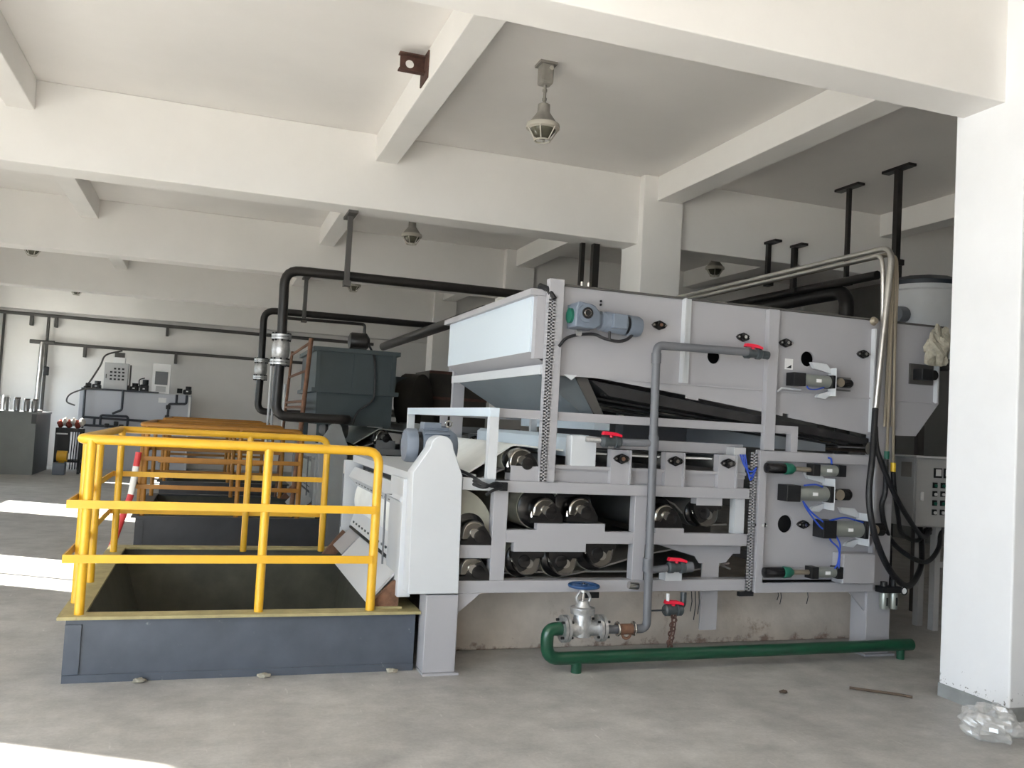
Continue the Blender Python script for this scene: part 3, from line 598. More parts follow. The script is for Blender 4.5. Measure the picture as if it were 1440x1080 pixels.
for k in range(4): part('pan_rib', 'pan_dark', T, prism([(2.6, 1.86-.028*k), (4.84, 1.615-.012*k), (4.84, 1.60-.012*k), (2.6, 1.845-.028*k)], 'y', 5.6+.12*k, 5.66+.12*k), smooth=False)
part('pan_pipe', 'steel_pipe', T, cyl((2.6, 6.1, 1.79), (4.2, 6.1, 1.72), .022)); part('pan_roller', 'chrome', T, cyl((4.82, 5.5, 1.575), (4.82, 5.52, 1.575), .05), cyl((4.82, 5.52, 1.575), (4.82, 7.7, 1.575), .04))
for p in ((2.962, 2.363, 'rust'), (3.655, 2.337, None), (4.025, 2.325, None), (4.735, 2.297, None)): flange_bearing(T, p[0], p[1], 5.53, .95, tint=p[2])
# gear motor
gx, gz = 2.355, 2.365
gm = part('gear_motor', 'motor_blue', T, prism([(gx-.10, gz-.115), (gx+.09, gz-.125), (gx+.15, gz-.09), (gx+.14, gz+.03), (gx+.09, gz+.085), (gx+.055, gz+.098), (gx-.075, gz+.115), (gx-.10, gz+.06)], 'y', 5.30, 5.50), bevel=.012, label='blue grey gear motor on the side panel')
part('green_cap', 'green_plastic', gm, cyl((gx-.10, 5.41, gz-.01), (gx-.125, 5.41, gz-.01), .07))
part('output_hub', 'motor_blue', gm, cyl((gx, 5.30, gz+.01), (gx, 5.275, gz+.01), .085)); part('hub_ring', 'black', gm, cyl((gx, 5.275, gz+.01), (gx, 5.262, gz+.01), .052)); part('shaft_bore', 'chrome', gm, torus((gx, 5.26, gz+.01), (0, 1, 0), .03, .006, 20, 6))
axis = Vector((1, 0, -.06)).normalized(); o = Vector((gx+.12, 5.40, gz-.03))
part('adapter', 'motor_blue', gm, lathe([(.065, 0), (.065, .05), (.09, .06), (.09, .10)], o, axis)); part('motor_body', 'motor_blue', gm, lathe([(.092, .10), (.096, .12), (.096, .31), (.08, .315)], o, axis, 24))
part('cooling_gap', 'black', gm, lathe([(.085, .305), (.085, .345)], o, axis, 20)); part('fan_cover', 'motor_blue', gm, lathe([(.098, .34), (.098, .44), (.085, .47), (.05, .475)], o, axis, 24))
part('terminal_box', 'motor_blue', gm, box(gx+.26, gx+.40, 5.27, 5.34, gz-.10, gz+.03), smooth=False, bevel=.006); part('torque_arm', 'cast', gm, cyl((gx-.045, 5.42, gz-.16), (gx+.005, 5.42, gz-.16), .03))
part('motor_foot', 'motor_blue', gm, box(gx-.09, gx+.12, 5.48, 5.53, gz-.12, gz+.1), smooth=False)
kk = .74; an = Vector((gx-.10, 5.53, gz)) - ORG[T.name]; gm.scale = (kk, kk, kk); gm.location = an*(1-kk)
part('motor_cable', 'rubber', T, tube(spline([W(786, 487, 5.45), W(796, 476, 5.45), W(812, 471, 5.45), W(835, 470, 5.44), W(850, 476, 5.42), W(868, 480, 5.41), W(880, 478, 5.41), W(888, 472, 5.41), W(891, 463, 5.41)]), .011, 8)); part('motor_cable', 'rubber', T, tube([W(857, 478, 5.41), W(857, 466, 5.41)], .009, 8))
part('cable_gland', 'black', T, tube([(2.06, 5.56, 2.555), (2.10, 5.5, 2.53), (2.135, 5.46, 2.46)], .02, 8))
for x in (2.355, 2.405): part('bolt', 'chrome', T, cyl((x, 5.525, 2.57), (x, 5.525, 2.61), .009, 6))
for z in (2.49, 2.465): part('bolt', 'black', T, cyl((2.505, 5.52, z), (2.505, 5.535, z), .008, 6))
o_ = actuator(T, 4.03, 4.56, 2.055, .045, y=5.46)
part('air_hose', 'blue_tube', T, tube(spline([(4.15, 5.42, 2.01), (4.17, 5.42, 1.99), (4.24, 5.43, 1.99), (4.32, 5.44, 2.01)]), .005, 6))
part('label_plate', 'label_white', T, box(4.03, 4.10, 5.526, 5.53, 2.13, 2.21), smooth=False); part('label_arrow', 'black', T, prism([(4.04, 2.14), (4.085, 2.14), (4.085, 2.165)], 'y', 5.523, 5.526), smooth=False)
part('slide_rail', 'roller_dark', T, box(4.45, 4.62, 5.51, 5.53, 2.095, 2.105), box(4.45, 4.62, 5.51, 5.53, 2.0, 2.01), smooth=False)
part('tie_rod', 'machine_white', T, tube([(3.95, 5.5, 1.955), (3.99, 5.5, 1.985), (4.16, 5.5, 1.982)], .008, 6))
ba = part('tension_unit', 'black', T, box(5.22, 5.33, 5.42, 5.53, 2.13, 2.22), smooth=False, bevel=.008); part('end_hub', 'black_gloss', ba, cyl((5.36, 5.44, 2.175), (5.36, 5.53, 2.175), .04)); part('base', 'hanger_grey', ba, box(5.19, 5.42, 5.515, 5.53, 2.10, 2.26), smooth=False)

# rear press: the same machine again, seen through the gap, with shade put into its colours
copy_tree(press, press.location + Vector((0, 4.95, 0)), 'belt press in the shade behind the front press', {'machine': 'machine_shade', 'machine_white': 'white_shade', 'machine_lit': 'white_shade', 'roller': 'roller_dark', 'belt': 'belt_shade', 'motor_blue': 'machine_shade'},
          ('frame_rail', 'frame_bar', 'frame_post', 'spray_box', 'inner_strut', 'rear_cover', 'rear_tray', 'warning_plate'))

# ================================================================== WATER PIPING IN FRONT OF THE PRESS
g = thing('water_main', 'dark green water pipe lying low along the concrete plinth', 'pipe', (3.6, 5.38, 0))
part('pipe', 'green_pipe', g, tube([(2.29, 5.38, .288), (2.178, 5.38, .288), (2.178, 5.38, .095), (5.16, 5.38, .105)], .043, 14, .11))
part('support', 'green_pipe', g, cyl((2.395, 5.38, 0), (2.395, 5.38, .08), .036)); part('support', 'green_pipe', g, cyl((5.06, 5.38, 0), (5.06, 5.38, .09), .03))
v = thing('gate_valve', 'cast grey gate valve with blue handwheel on the green pipe', 'valve', (2.42, 5.38, .29)); V = v
part('body', 'cast', V, lathe([(.05, -.13), (.05, -.06), (.062, -.03), (.062, .03), (.05, .06), (.05, .13)], (2.42, 5.38, .288), (1, 0, 0)), lathe([(.06, -.05), (.065, .02), (.055, .10)], (2.42, 5.38, .288)))
for x in (2.275, 2.30, 2.53, 2.556):
    part('flange', 'cast', V, cyl((x, 5.38, .288), (x+.02, 5.38, .288), .088, 22))
for x in (2.255, 2.515):
    for k in range(4):
        a = PI/4 + k*PI/2; part('flange_bolt', 'black', V, cyl((x, 5.38+.07*math.cos(a), .288+.07*math.sin(a)), (x+.085, 5.38+.07*math.cos(a), .288+.07*math.sin(a)), .009, 6))
part('bonnet', 'cast', V, lathe([(.08, .095), (.08, .115), (.082, .118), (.082, .137), (.05, .142), (.035, .18)], (2.42, 5.38, .288)))
part('yoke', 'cast', V, tube(spline([(2.385, 5.38, .45), (2.372, 5.38, .49), (2.40, 5.38, .535)]), .010, 8), tube(spline([(2.455, 5.38, .45), (2.468, 5.38, .49), (2.44, 5.38, .535)]), .010, 8), cyl((2.42, 5.38, .525), (2.42, 5.38, .55), .026))
part('stem', 'chrome', V, cyl((2.42, 5.38, .42), (2.42, 5.38, .585), .011))
hw = part('handwheel', 'blue_wheel', V, torus((2.42, 5.38, .567), (0, 0, 1), .095, .012, 28, 8), cyl((2.42, 5.38, .557), (2.42, 5.38, .578), .026))
for k in range(4):
    a = PI/4+k*PI/2; part('spoke', 'blue_wheel', hw, cyl((2.42, 5.38, .566), (2.42+.092*math.cos(a), 5.38+.092*math.sin(a), .566), .008, 8))
pv = thing('grey_riser', 'grey plastic pipe rising in front of the press beside the gate valve', 'pipe', (2.9, 5.38, .29)); G = pv
part('riser_pipe', 'pvc', G, tube([(2.576, 5.38, .275), (2.90, 5.38, .275), (2.875, 5.38, 2.205), (3.60, 5.38, 2.215)], .029, 14, .05))
part('socket', 'pvc', G, cyl((2.886, 5.38, .66), (2.884, 5.38, .75), .035, 14)); part('socket', 'pvc', G, cyl((2.886, 5.38, 1.48), (2.885, 5.38, 1.58), .036, 14)); part('socket', 'pvc', G, cyl((2.876, 5.38, 2.08), (2.876, 5.38, 2.15), .035, 14))
un = part('union', 'rust', G, lathe([(.036, 0), (.036, .11)], (2.68, 5.38, .275), (1, 0, 0))); part('clamp_ring', 'chrome', un, torus((2.68, 5.38, .278), (1, 0, 0), .042, .008)); part('clamp_ring', 'chrome', un, torus((2.80, 5.38, .278), (1, 0, 0), .042, .008)); part('drop_loop', 'rust', un, torus((2.745, 5.37, .245), (0, 1, 0), .03, .01, 16, 6))
part('branch_pipe', 'pvc', G, cyl((2.885, 5.38, 1.53), (2.62, 5.42, 1.525), .026, 12)); part('branch_pipe', 'cast', G, cyl((2.54, 5.44, 1.53), (2.42, 5.47, 1.535), .018, 12)); part('branch_pipe', 'pvc', G, cyl((2.885, 5.38, .665), (3.05, 5.42, .675), .026, 12))
def ball_valve(par, x, y, z, d=1):
    b = part('ball_valve', 'pvc_dark', par, lathe([(.032, -.07), (.04, -.06), (.04, -.03), (.03, -.025), (.033, 0), (.03, .025), (.04, .03), (.04, .06), (.032, .07)], (x, y, z), (1, 0, 0)))
    part('red_handle', 'red_handle', b, prism([(x-.07, z+.045), (x+.03, z+.042), (x+.075, z+.032), (x+.075, z+.05), (x+.03, z+.065), (x-.06, z+.07)], 'y', y-.02, y+.02), cyl((x, y, z+.02), (x, y, z+.05), .014, 10), smooth=False, bevel=.004)
ball_valve(G, 2.585, 5.42, 1.525); ball_valve(G, 3.66, 5.40, 2.21); ball_valve(G, 3.13, 5.42, .68)
part('cap', 'pvc_dark', G, cyl((3.73, 5.40, 2.21), (3.79, 5.40, 2.205), .03)); part('socket', 'pvc', G, cyl((3.19, 5.42, .68), (3.25, 5.42, .685), .037)); bk = part('valve_bracket', 'machine_white', G, box(3.07, 3.20, 5.46, 5.55, .58, .648), smooth=False)
dv = thing('drain_valve', 'small drain valve with red handle on the plinth above rusty wire', 'valve', (3.15, 5.44, .4))
part('elbow', 'pvc_dark', dv, tube([(3.22, 5.46, .50), (3.215, 5.45, .40), (3.07, 5.44, .40)], .022, 10, .04)); ball_valve(dv, 3.125, 5.43, .385); part('thin_line', 'pvc_dark', dv, cyl((2.92, 5.42, .385), (3.06, 5.43, .385), .006)); part('white_stub', 'label_white', dv, cyl((3.075, 5.42, .45), (3.075, 5.42, .50), .012))
rw = thing('rusty_wire_strip', 'rusty twisted wire strip hanging under the small drain valve', 'wire', (3.14, 5.44, .1))
for k in range(9):
    zz = .345-.03*k; part('twist', 'dark_rust', rw, torus((3.135-.004*k+(.008 if k % 2 else -.008), 5.43, zz), (.3 if k % 2 else -.3, 1, .2), .016, .006, 10, 5))
part('strand', 'dark_rust', rw, tube([(3.12, 5.43, .37), (3.125, 5.43, .25), (3.095, 5.43, .105)], .006, 6)); part('strand', 'dark_rust', rw, tube([(3.155, 5.435, .37), (3.15, 5.435, .25), (3.12, 5.435, .10)], .005, 6))
fr = thing('air_regulator', 'twin bowl compressed air filter regulator on the right machine leg', 'regulator', (4.98, 5.46, .5))
part('head', 'black', fr, box(4.91, 5.09, 5.42, 5.5, .485, .53), cyl((4.955, 5.46, .53), (4.955, 5.46, .565), .026), cyl((5.045, 5.46, .53), (5.045, 5.46, .58), .02), smooth=False)
for x in (4.955, 5.045):
    b = part('bowl', 'alu', fr, lathe([(.03, 0), (.034, .02), (.034, .11), (.03, .125)], (x, 5.455, .36), (0, 0, 1))); part('sight_slot', 'black', b, box(x-.006, x+.006, 5.418, 5.424, .39, .45), smooth=False)
ga = part('gauge', 'label_white', fr, cyl((5.115, 5.42, .50), (5.115, 5.44, .50), .028)); part('bezel', 'black', ga, torus((5.115, 5.42, .50), (0, 1, 0), .028, .005, 18, 6)); part('tail_pipe', 'black', fr, cyl((5.09, 5.45, .5), (5.115, 5.45, .5), .01))

# ================================================================== CONTROL CABINET, HOSES, CONDUITS, TANK
cb = thing('control_cabinet', 'grey control cabinet on legs with meters and green buttons beside the column', 'cabinet', (6.2, 6.24, 0)); Cb = cb
part('body', 'cab_paint', Cb, box(5.84, 6.64, 6.12, 6.40, .91, 1.515), smooth=False, bevel=.006); part('door', 'cab_paint', Cb, box(5.85, 6.63, 6.10, 6.12, .92, 1.505), smooth=False, bevel=.004)
part('roof', 'label_white', Cb, box(5.83, 6.65, 6.09, 6.41, 1.515, 1.53), smooth=False)
part('side_label', 'warn_yellow', Cb, box(5.836, 5.84, 6.15, 6.27, 1.34, 1.47), smooth=False).data.materials[0] = MATS['lamp_grey']
part('door_handle', 'label_white', Cb, box(5.895, 5.915, 6.075, 6.10, 1.14, 1.22), smooth=False, bevel=.006)
for i in range(3):
    me = part('meter', 'black', Cb, box(6.035+.11*i, 6.115+.11*i, 6.085, 6.10, 1.345, 1.43), smooth=False); part('dial', 'label_white', me, box(6.045+.11*i, 6.105+.11*i, 6.082, 6.085, 1.362, 1.42), smooth=False)
for j, zz in enumerate((1.28, 1.205, 1.125, 1.045)):
    for i in range(6):
        x = 6.05+.088*i
        b = part('push_button', 'black', Cb, box(x-.022, x+.022, 6.088, 6.10, zz-.024, zz+.024), smooth=False); part('button_cap', 'green_plastic' if j % 2 == 0 else 'label_white', b, cyl((x, 6.088, zz-.004), (x, 6.076, zz-.004), .014, 12))
for x in (6.14, 6.56): part('leg', 'cab_paint', Cb, box(x, x+.06, 6.16, 6.22, 0, .91), smooth=False); part('leg', 'cab_paint', Cb, box(x, x+.06, 6.34, 6.40, 0, .91), smooth=False)
part('crossbar', 'cab_paint', Cb, box(6.2, 6.56, 6.17, 6.2, .55, .6), smooth=False)
for i in range(5): part('cable_gland', 'black', Cb, cyl((6.0+.1*i, 6.2, .84), (6.0+.1*i, 6.2, .91), .024))
# conduits from above
cd = thing('conduit_bundle', 'bright steel conduit bent down in front of the thickener right end', 'conduit', (4.9, 5.4, 1.9))
top = W(1250, 352, 5.42)
part('main_conduit', 'steel_pipe', cd, tube([(4.90, 9.0, 3.14), (4.90, 5.43, 3.14), (W(1231, 577, 5.43))], .024, 12, .13), label='bright steel conduit')
part('second_conduit', 'steel_pipe', cd, tube([(4.86, 9.0, 3.08), (4.86, 5.50, 3.08), (4.86, 5.48, 2.95), (W(1241, 500, 5.48))], .018, 10, .1))
b1, b2 = W(1247, 640, 5.45), W(1256, 657, 5.45)
for dx, b in ((.035, b1), (.055, b2), (.075, W(1254, 600, 5.47)), (.02, W(1244, 600, 5.47))):
    part('thin_conduit', 'brass_pipe', cd, tube([(4.90+dx, 8.6, 3.10), (4.90+dx, 5.47, 3.10), (4.90+dx, 5.45, 2.9), b], .011, 8, .08))
part('green_coupling', 'green_plastic', cd, cyl(b1+Vector((0, 0, .03)), b1-Vector((0, 0, .03)), .02)); part('yellow_coupling', 'yellow_plastic', cd, cyl(b2+Vector((0, 0, .035)), b2-Vector((0, 0, .035)), .02))
part('wall_fixing', 'hanger_grey', cd, box(4.83, 5.0, 8.98, 9.085, 3.04, 3.18), smooth=False); part('pipe_clip', 'brass_pipe', cd, lathe([(.02, 0), (.035, .02), (.02, .05)], W(1226, 452, 5.46), (0, -1, 0)))
def hose(name, label, pix, r=.021):
    o = part(name, 'rubber', None, tube(spline([W(a, b, y) for a, b, y in pix], 8), r, 10)); tag(o, label, 'hose', 'black hoses by the control cabinet'); return o
hose('flexible_hose', 'black hose hanging from bright conduit in the longest loop, lowest one', [(1231, 575, 5.42), (1227, 640, 5.32), (1222, 700, 5.28), (1231, 755, 5.29), (1252, 803, 5.40), (1277, 824, 5.6), (1294, 800, 5.9), (1296, 770, 6.05), (1294, 745, 6.16)], .024)
hose('flexible_hose', 'black hose looping down from the green coupling to the cabinet', [(1246, 646, 5.45), (1245, 690, 5.45), (1240, 715, 5.47), (1250, 755, 5.55), (1275, 780, 5.75), (1303, 790, 5.95), (1320, 770, 6.1), (1322, 745, 6.18)], .02)
hose('flexible_hose', 'black hose running straight down right from beside the conduit to the cabinet', [(1231, 600, 5.39), (1233, 630, 5.36), (1243, 660, 5.36), (1258, 695, 5.40), (1278, 730, 5.65), (1298, 755, 5.95), (1308, 745, 6.2)], .02)
hose('flexible_hose', 'short black hose under the yellow coupling', [(1256, 664, 5.45), (1258, 690, 5.47), (1263, 725, 5.6), (1268, 750, 5.8), (1290, 760, 6.0), (1302, 745, 6.2)], .018)
tk = thing('white_tank', 'pale cylindrical tank with black lid on a stand at the thickener right end', 'tank', (7.0, 7.3, 0))
cx, cyv = 7.02, 7.3
part('shell', 'tank_white', tk, cyl((cx, cyv, 2.5), (cx, cyv, 3.27), .40, 32)); part('band', 'tank_white', tk, torus((cx, cyv, 3.22), (0, 0, 1), .40, .015, 32, 6)); part('lid', 'lid', tk, lathe([(.38, 0), (.38, .05), (.30, .10), (.05, .10)], (cx, cyv, 3.27), (0, 0, 1), 10))
part('nozzle', 'pvc', tk, cyl((cx-.38, cyv-.12, 2.95), (cx-.52, cyv-.16, 2.94), .085)); part('deck', 'hanger_grey', tk, box(cx-.42, cx+.42, cyv-.42, cyv+.42, 2.44, 2.5), smooth=False)
for sx in (-.4, .35):
    for sy in (-.4, .35): part('leg', 'hanger_grey', tk, box(cx+sx, cx+sx+.05, cyv+sy, cyv+sy+.05, 0, 2.44), smooth=False)
tag(part('crumpled_bag', 'cloth', None, move(lump((0, 0, .15), (.105, .06, .145), 5, .3, 20, 14), (5.375, 5.43, 2.245)), smooth=False), 'crumpled beige plastic bag hung on the thickener right end', 'bag')

# ================================================================== CEILING FIXTURES
def lamp(label, x, y):
    t = thing('pendant_lamp', label, 'lamp', (x, y, 4.6), 'caged pendant lamps'); z = 4.6
    jb = part('mount_box', 'lamp_grey', t, box(x-.055, x+.055, y-.06, y+.06, z-.18, z-.01), smooth=False, bevel=.02); part('mount_plate', 'lamp_grey', jb, box(x-.075, x+.075, y-.075, y+.075, z-.02, z), smooth=False); part('conduit_plug', 'lamp_light', jb, cyl((x+.02, y-.06, z-.06), (x+.02, y-.085, z-.06), .018))
    part('stem', 'lamp_grey', t, cyl((x, y, z-.18), (x, y, z-.34), .013, 10), cyl((x, y, z-.215), (x, y, z-.235), .019, 10), cyl((x, y, z-.29), (x, y, z-.31), .019, 10))
    part('housing', 'lamp_grey', t, lathe([(.02, .0), (.05, -.015), (.052, -.08), (.065, -.10), (.12, -.175), (.135, -.19)], (x, y, z-.33), (0, 0, 1), 24))
    part('shade_ring', 'lamp_light', t, lathe([(.135, .015), (.14, 0), (.14, -.02), (.12, -.03)], (x, y, z-.525), (0, 0, 1), 24))
    part('glass', 'bulb_glass', t, lathe([(.12, 0), (.10, -.04), (.07, -.08), (.03, -.10)], (x, y, z-.53), (0, 0, 1), 20))
    gd = part('guard_ring', 'lamp_light', t, torus((x, y, z-.645), (0, 0, 1), .065, .007, 20, 6))
    for k in range(6):
        a = 2*PI*k/6; part('guard_wire', 'lamp_light', gd, tube([(x+.13*math.cos(a), y+.13*math.sin(a), z-.545), (x+.065*math.cos(a), y+.065*math.sin(a), z-.645)], .006, 6))
    return t
l1 = lamp('caged pendant lamp nearest the camera, in the ceiling bay above the press', 2.44, 6.71)
for x, y, lb in ((2.41, 11.55, 'caged pendant lamp just behind the large beam, above the black pipe'), (2.41, 16.6, 'small distant pendant lamp directly under the black pipe hanger'), (-2.93, 16.2, 'distant ceiling lamp at the left edge, nearer of the two'), (-2.96, 21.5, 'farthest small ceiling lamp above the wall pipe at left'), (6.88, 11.2, 'dark pendant lamp to the right of the middle column')):
    copy_tree(l1, (x, y, 4.6), lb)
br = thing('rusty_bracket', 'rusty steel bracket with a round hole bolted to the joist', 'bracket', (1.4, 6.95, 4.48))
part('plate', 'dark_rust', br, box(1.468, 1.48, 6.82, 7.08, 4.35, 4.575), smooth=False); part('arm', 'dark_rust', br, prism([(1.27, 4.42), (1.468, 4.42), (1.468, 4.55), (1.27, 4.55)], 'y', 6.955, 6.967, holes=[circle(1.35, 4.487, .035)]), smooth=False)
part('flange', 'dark_rust', br, box(1.255, 1.468, 6.90, 6.967, 4.413, 4.425), smooth=False); part('flange', 'dark_rust', br, box(1.255, 1.468, 6.90, 6.967, 4.545, 4.557), smooth=False)
def hanger(label, x, y, z0, z1, wd=.05, m='hanger_grey'):
    t = thing('pipe_hanger', label, 'hanger', (x, y, z1), 'steel pipe hangers')
    part('rod', m, t, box(x-wd/2, x+wd/2, y-wd/2, y+wd/2, z0, z1), smooth=False); part('top_plate', m, t, box(x-.05, x+.05, y-.20, y+.20, z1-.03, z1), smooth=False)
    part('foot', m, t, box(x-wd*.7, x+wd*.7, y-.08, y+.03, z0-.02, z0+.04), smooth=False); return t
hanger('grey steel hanger from the large beam down to the nearer black pipe', 1.31, 9.56, 3.02, 3.8, .055); hanger('grey steel hanger holding the farther black pipe', 1.33, 14.36, 3.08, 3.8, .06)
hanger('dark steel hanger with T plate nearest the right column', 6.84, 7.53, 3.55, 4.6, .062, 'dark_pipe'); hanger('dark steel hanger with T plate farther from the right column', 6.88, 8.35, 3.45, 4.6, .045, 'dark_pipe')
hanger('dark short hanger on the beam face right of the middle column, left one', 6.38, 9.17, 3.5, 4.03, .05, 'dark_pipe'); hanger('dark short hanger on the beam face right of the middle column, right one', 6.76, 9.17, 3.45, 4.03, .06, 'dark_pipe')
tag(part('dark_pipe', 'dark_pipe', None, tube([(6.80, 12.2, 3.46), (6.80, 7.75, 3.46)], .05, 12)), 'dark pipe running back under the right-hand hangers', 'pipe')
tag(part('dark_elbow_pipe', 'dark_pipe', None, tube([(6.86, 10.8, 3.36), (6.86, 8.3, 3.36), (6.86, 8.3, 1.4)], .085, 14, .2)), 'thick dark pipe with elbow going down behind the thickener', 'pipe')
tag(part('cable_channel', 'dark_pipe', None, box(6.80, 6.90, 7.50, 7.56, 0, 3.55), smooth=False), 'dark vertical cable channel behind the steel conduit', 'channel')
tag(part('dark_upright', 'dark_pipe', None, box(4.02, 4.07, 9.5, 9.56, 0, 3.82), smooth=False), 'thin dark upright left of the middle column', 'post', 'dark uprights')
tag(part('dark_upright', 'dark_pipe', None, box(4.16, 4.24, 9.46, 9.54, 0, 3.80), smooth=False), 'thicker dark upright left of the middle column', 'post', 'dark uprights')

# ================================================================== BLACK PROCESS PIPES
def process_pipe(label, y, x0, x1, z, zv, zb, r, yend):
    t = thing('process_pipe', label, 'pipe', (x0, y, zb), 'black process pipes')
    part('pipe_run', 'dark_pipe', t, tube([(x1, y, z), (x0, y, z), (x0+.01, y, zv+.17)], r, 14, r*3.2)); part('lower_pipe', 'dark_pipe', t, tube([(x0+.01, y, zv-.17), (x0, y, zb), (x0+.78, y, zb), (x0+.78, yend, zb)], r, 14, r*2.6))
    v = part('check_valve', 'cast', t, lathe([(r*1.1, -.13), (r*1.7, -.07), (r*1.85, 0), (r*1.7, .07), (r*1.1, .13)], (x0+.01, y, zv), (0, 0, 1)))
    for dz in (-.15, -.12, .12, .15):
        part('flange', 'cast', v, cyl((x0+.01, y, zv+dz-.012), (x0+.01, y, zv+dz+.012), r*2.0, 20))
    for k in range(8):
        a = 2*PI*k/8
        for dz in (-.135, .135): part('flange_bolt', 'black', v, cyl((x0+.01+r*1.7*math.cos(a), y+r*1.7*math.sin(a), zv+dz-.045), (x0+.01+r*1.7*math.cos(a), y+r*1.7*math.sin(a), zv+dz+.045), .012, 6))
    return t
process_pipe('thick black pipe with flanged check valve, nearer of two', 9.65, .665, 4.05, 3.13, 2.27, 1.56, .052, 10.62)
process_pipe('thick black pipe with flanged check valve, farther of two', 14.45, .715, 3.6, 3.21, 2.27, 1.60, .055, 12.28)
tag(part('thin_pipe', 'dark_pipe', None, tube([(1.0, 14.3, 3.10), (2.3, 14.3, 3.11), (2.3, 14.3, 2.6)], .025, 8, .05)), 'thin dark pipe under the farther black pipe', 'pipe')
tag(part('duct_pipe', 'dark_pipe', None, tube([(2.46, 13.4, 2.7), (2.48, 8.2, 2.7)], .062, 12)), 'dark sloping-looking pipe above the teal tank', 'pipe')

# ================================================================== TEAL TANK GROUP BEHIND
tt = thing('teal_tank', 'teal grey steel tank with a mid ledge behind the yellow railings', 'tank', (1.65, 11.4, 0)); q = tt
part('upper_box', 'teal', q, box(1.16, 2.12, 10.6, 12.3, 1.92, 2.36), smooth=False); part('lower_box', 'teal', q, box(1.19, 2.10, 10.62, 12.28, 1.49, 1.87), smooth=False); part('ledge', 'teal', q, box(1.12, 2.16, 10.56, 12.34, 1.87, 1.92), smooth=False); part('top_rim', 'teal', q, box(1.12, 2.16, 10.56, 12.34, 2.36, 2.41), smooth=False)
part('lining_tray', 'teal', q, box(1.05, 1.19, 10.7, 12.2, 1.49, 1.60), smooth=False)
for x in (1.16, 1.60, 2.06): part('stiffener', 'teal', q, box(x, x+.05, 10.585, 10.6, 1.92, 2.36), smooth=False)
for x in (1.22, 2.02):
    for yv in (10.65, 12.2): part('leg', 'teal', q, box(x, x+.06, yv, yv+.06, 1.262, 1.49), smooth=False)
mm_ = thing('mixer_motor', 'dark mixer motor lying on top of the teal tank', 'motor', (1.75, 10.9, 2.41)); part('body', 'dark_pipe', mm_, lathe([(.04, -.02), (.10, 0), (.11, .02), (.11, .20), (.06, .24)], (1.58, 10.9, 2.53), (1, 0, 0))); part('foot', 'dark_pipe', mm_, box(1.60, 1.78, 10.82, 10.98, 2.41, 2.46), smooth=False)
tag(part('power_cable', 'rubber', None, tube(spline([(1.80, 10.80, 2.50), (1.84, 10.56, 2.3), (1.86, 10.54, 1.95), (1.84, 10.54, 1.8), (1.68, 10.54, 1.66), (1.62, 10.54, 1.5)]), .014, 8)), 'black cable drooping down the teal tank front', 'cable')
pd = thing('dark_drum', 'dark ribbed drum unit between the teal tank and the thickener', 'drum', (2.6, 11.5, 1.45)); part('drum', 'olive', pd, lathe([(.30, -.15), (.36, -.12), (.36, .12), (.30, .15)], (2.55, 11.45, 1.85), (.8, -.6, 0), 22)); part('bracket', 'teal', pd, box(2.2, 2.45, 11.3, 11.5, 1.95, 2.15), smooth=False); part('pipe_stub', 'cast', pd, cyl((2.15, 11.4, 1.68), (2.45, 11.4, 1.66), .05)); part('stand', 'olive', pd, box(2.36, 2.8, 11.3, 11.6, 1.562, 1.72), smooth=False)
ob = thing('olive_box', 'dark olive brown box behind the hopper post', 'box', (3.2, 12.2, 0)); part('body', 'olive', ob, box(2.85, 3.7, 11.9, 12.78, 1.5, 2.30), smooth=False, bevel=.01); part('rib', 'dark_rust', ob, box(2.85, 3.7, 11.88, 11.9, 1.9, 1.94), smooth=False); part('rib', 'dark_rust', ob, box(2.85, 3.7, 11.88, 11.9, 2.26, 2.30), smooth=False)
for x in (2.9, 3.6): part('leg', 'olive', ob, box(x, x+.06, 12.70, 12.76, 1.235, 1.5), smooth=False)
ld = thing('access_ladder', 'rusty brown ladder frame in front of the teal tank', 'ladder', (1.0, 11.8, .378))
la, lb_ = (1.085, 10.62, 2.50), (.98, 10.62, .378); lc, ldn = (1.085, 13.15, 2.50), (.98, 13.15, .378)
part('upright', 'rust', ld, tube([lb_, la], .028, 10)); part('upright', 'rust', ld, tube([ldn, lc], .02, 8))
for z in (2.45, 2.12, 1.75, 1.68): part('rung', 'rust', ld, tube([(.96+.05*z, 10.62, z), (.96+.05*z, 13.15, z)], .018, 8))
for pa, pb, sd in (((381, 512), 379, 'left of the nearer check valve'), ((386, 530), 384, 'directly below the nearer check valve'), ((401, 540), 400, 'right of the nearer check valve')):
    a = W(pa[0], pa[1], 13.7); b = W(pb, 560, 13.7)
    tag(part('pipe_stand', 'tank_white', None, cyl((b.x, 13.7, 0), (b.x, 13.7, a.z), .02, 8)), 'thin pale upright pipe ' + sd, 'pipe', 'thin uprights by the check valves')

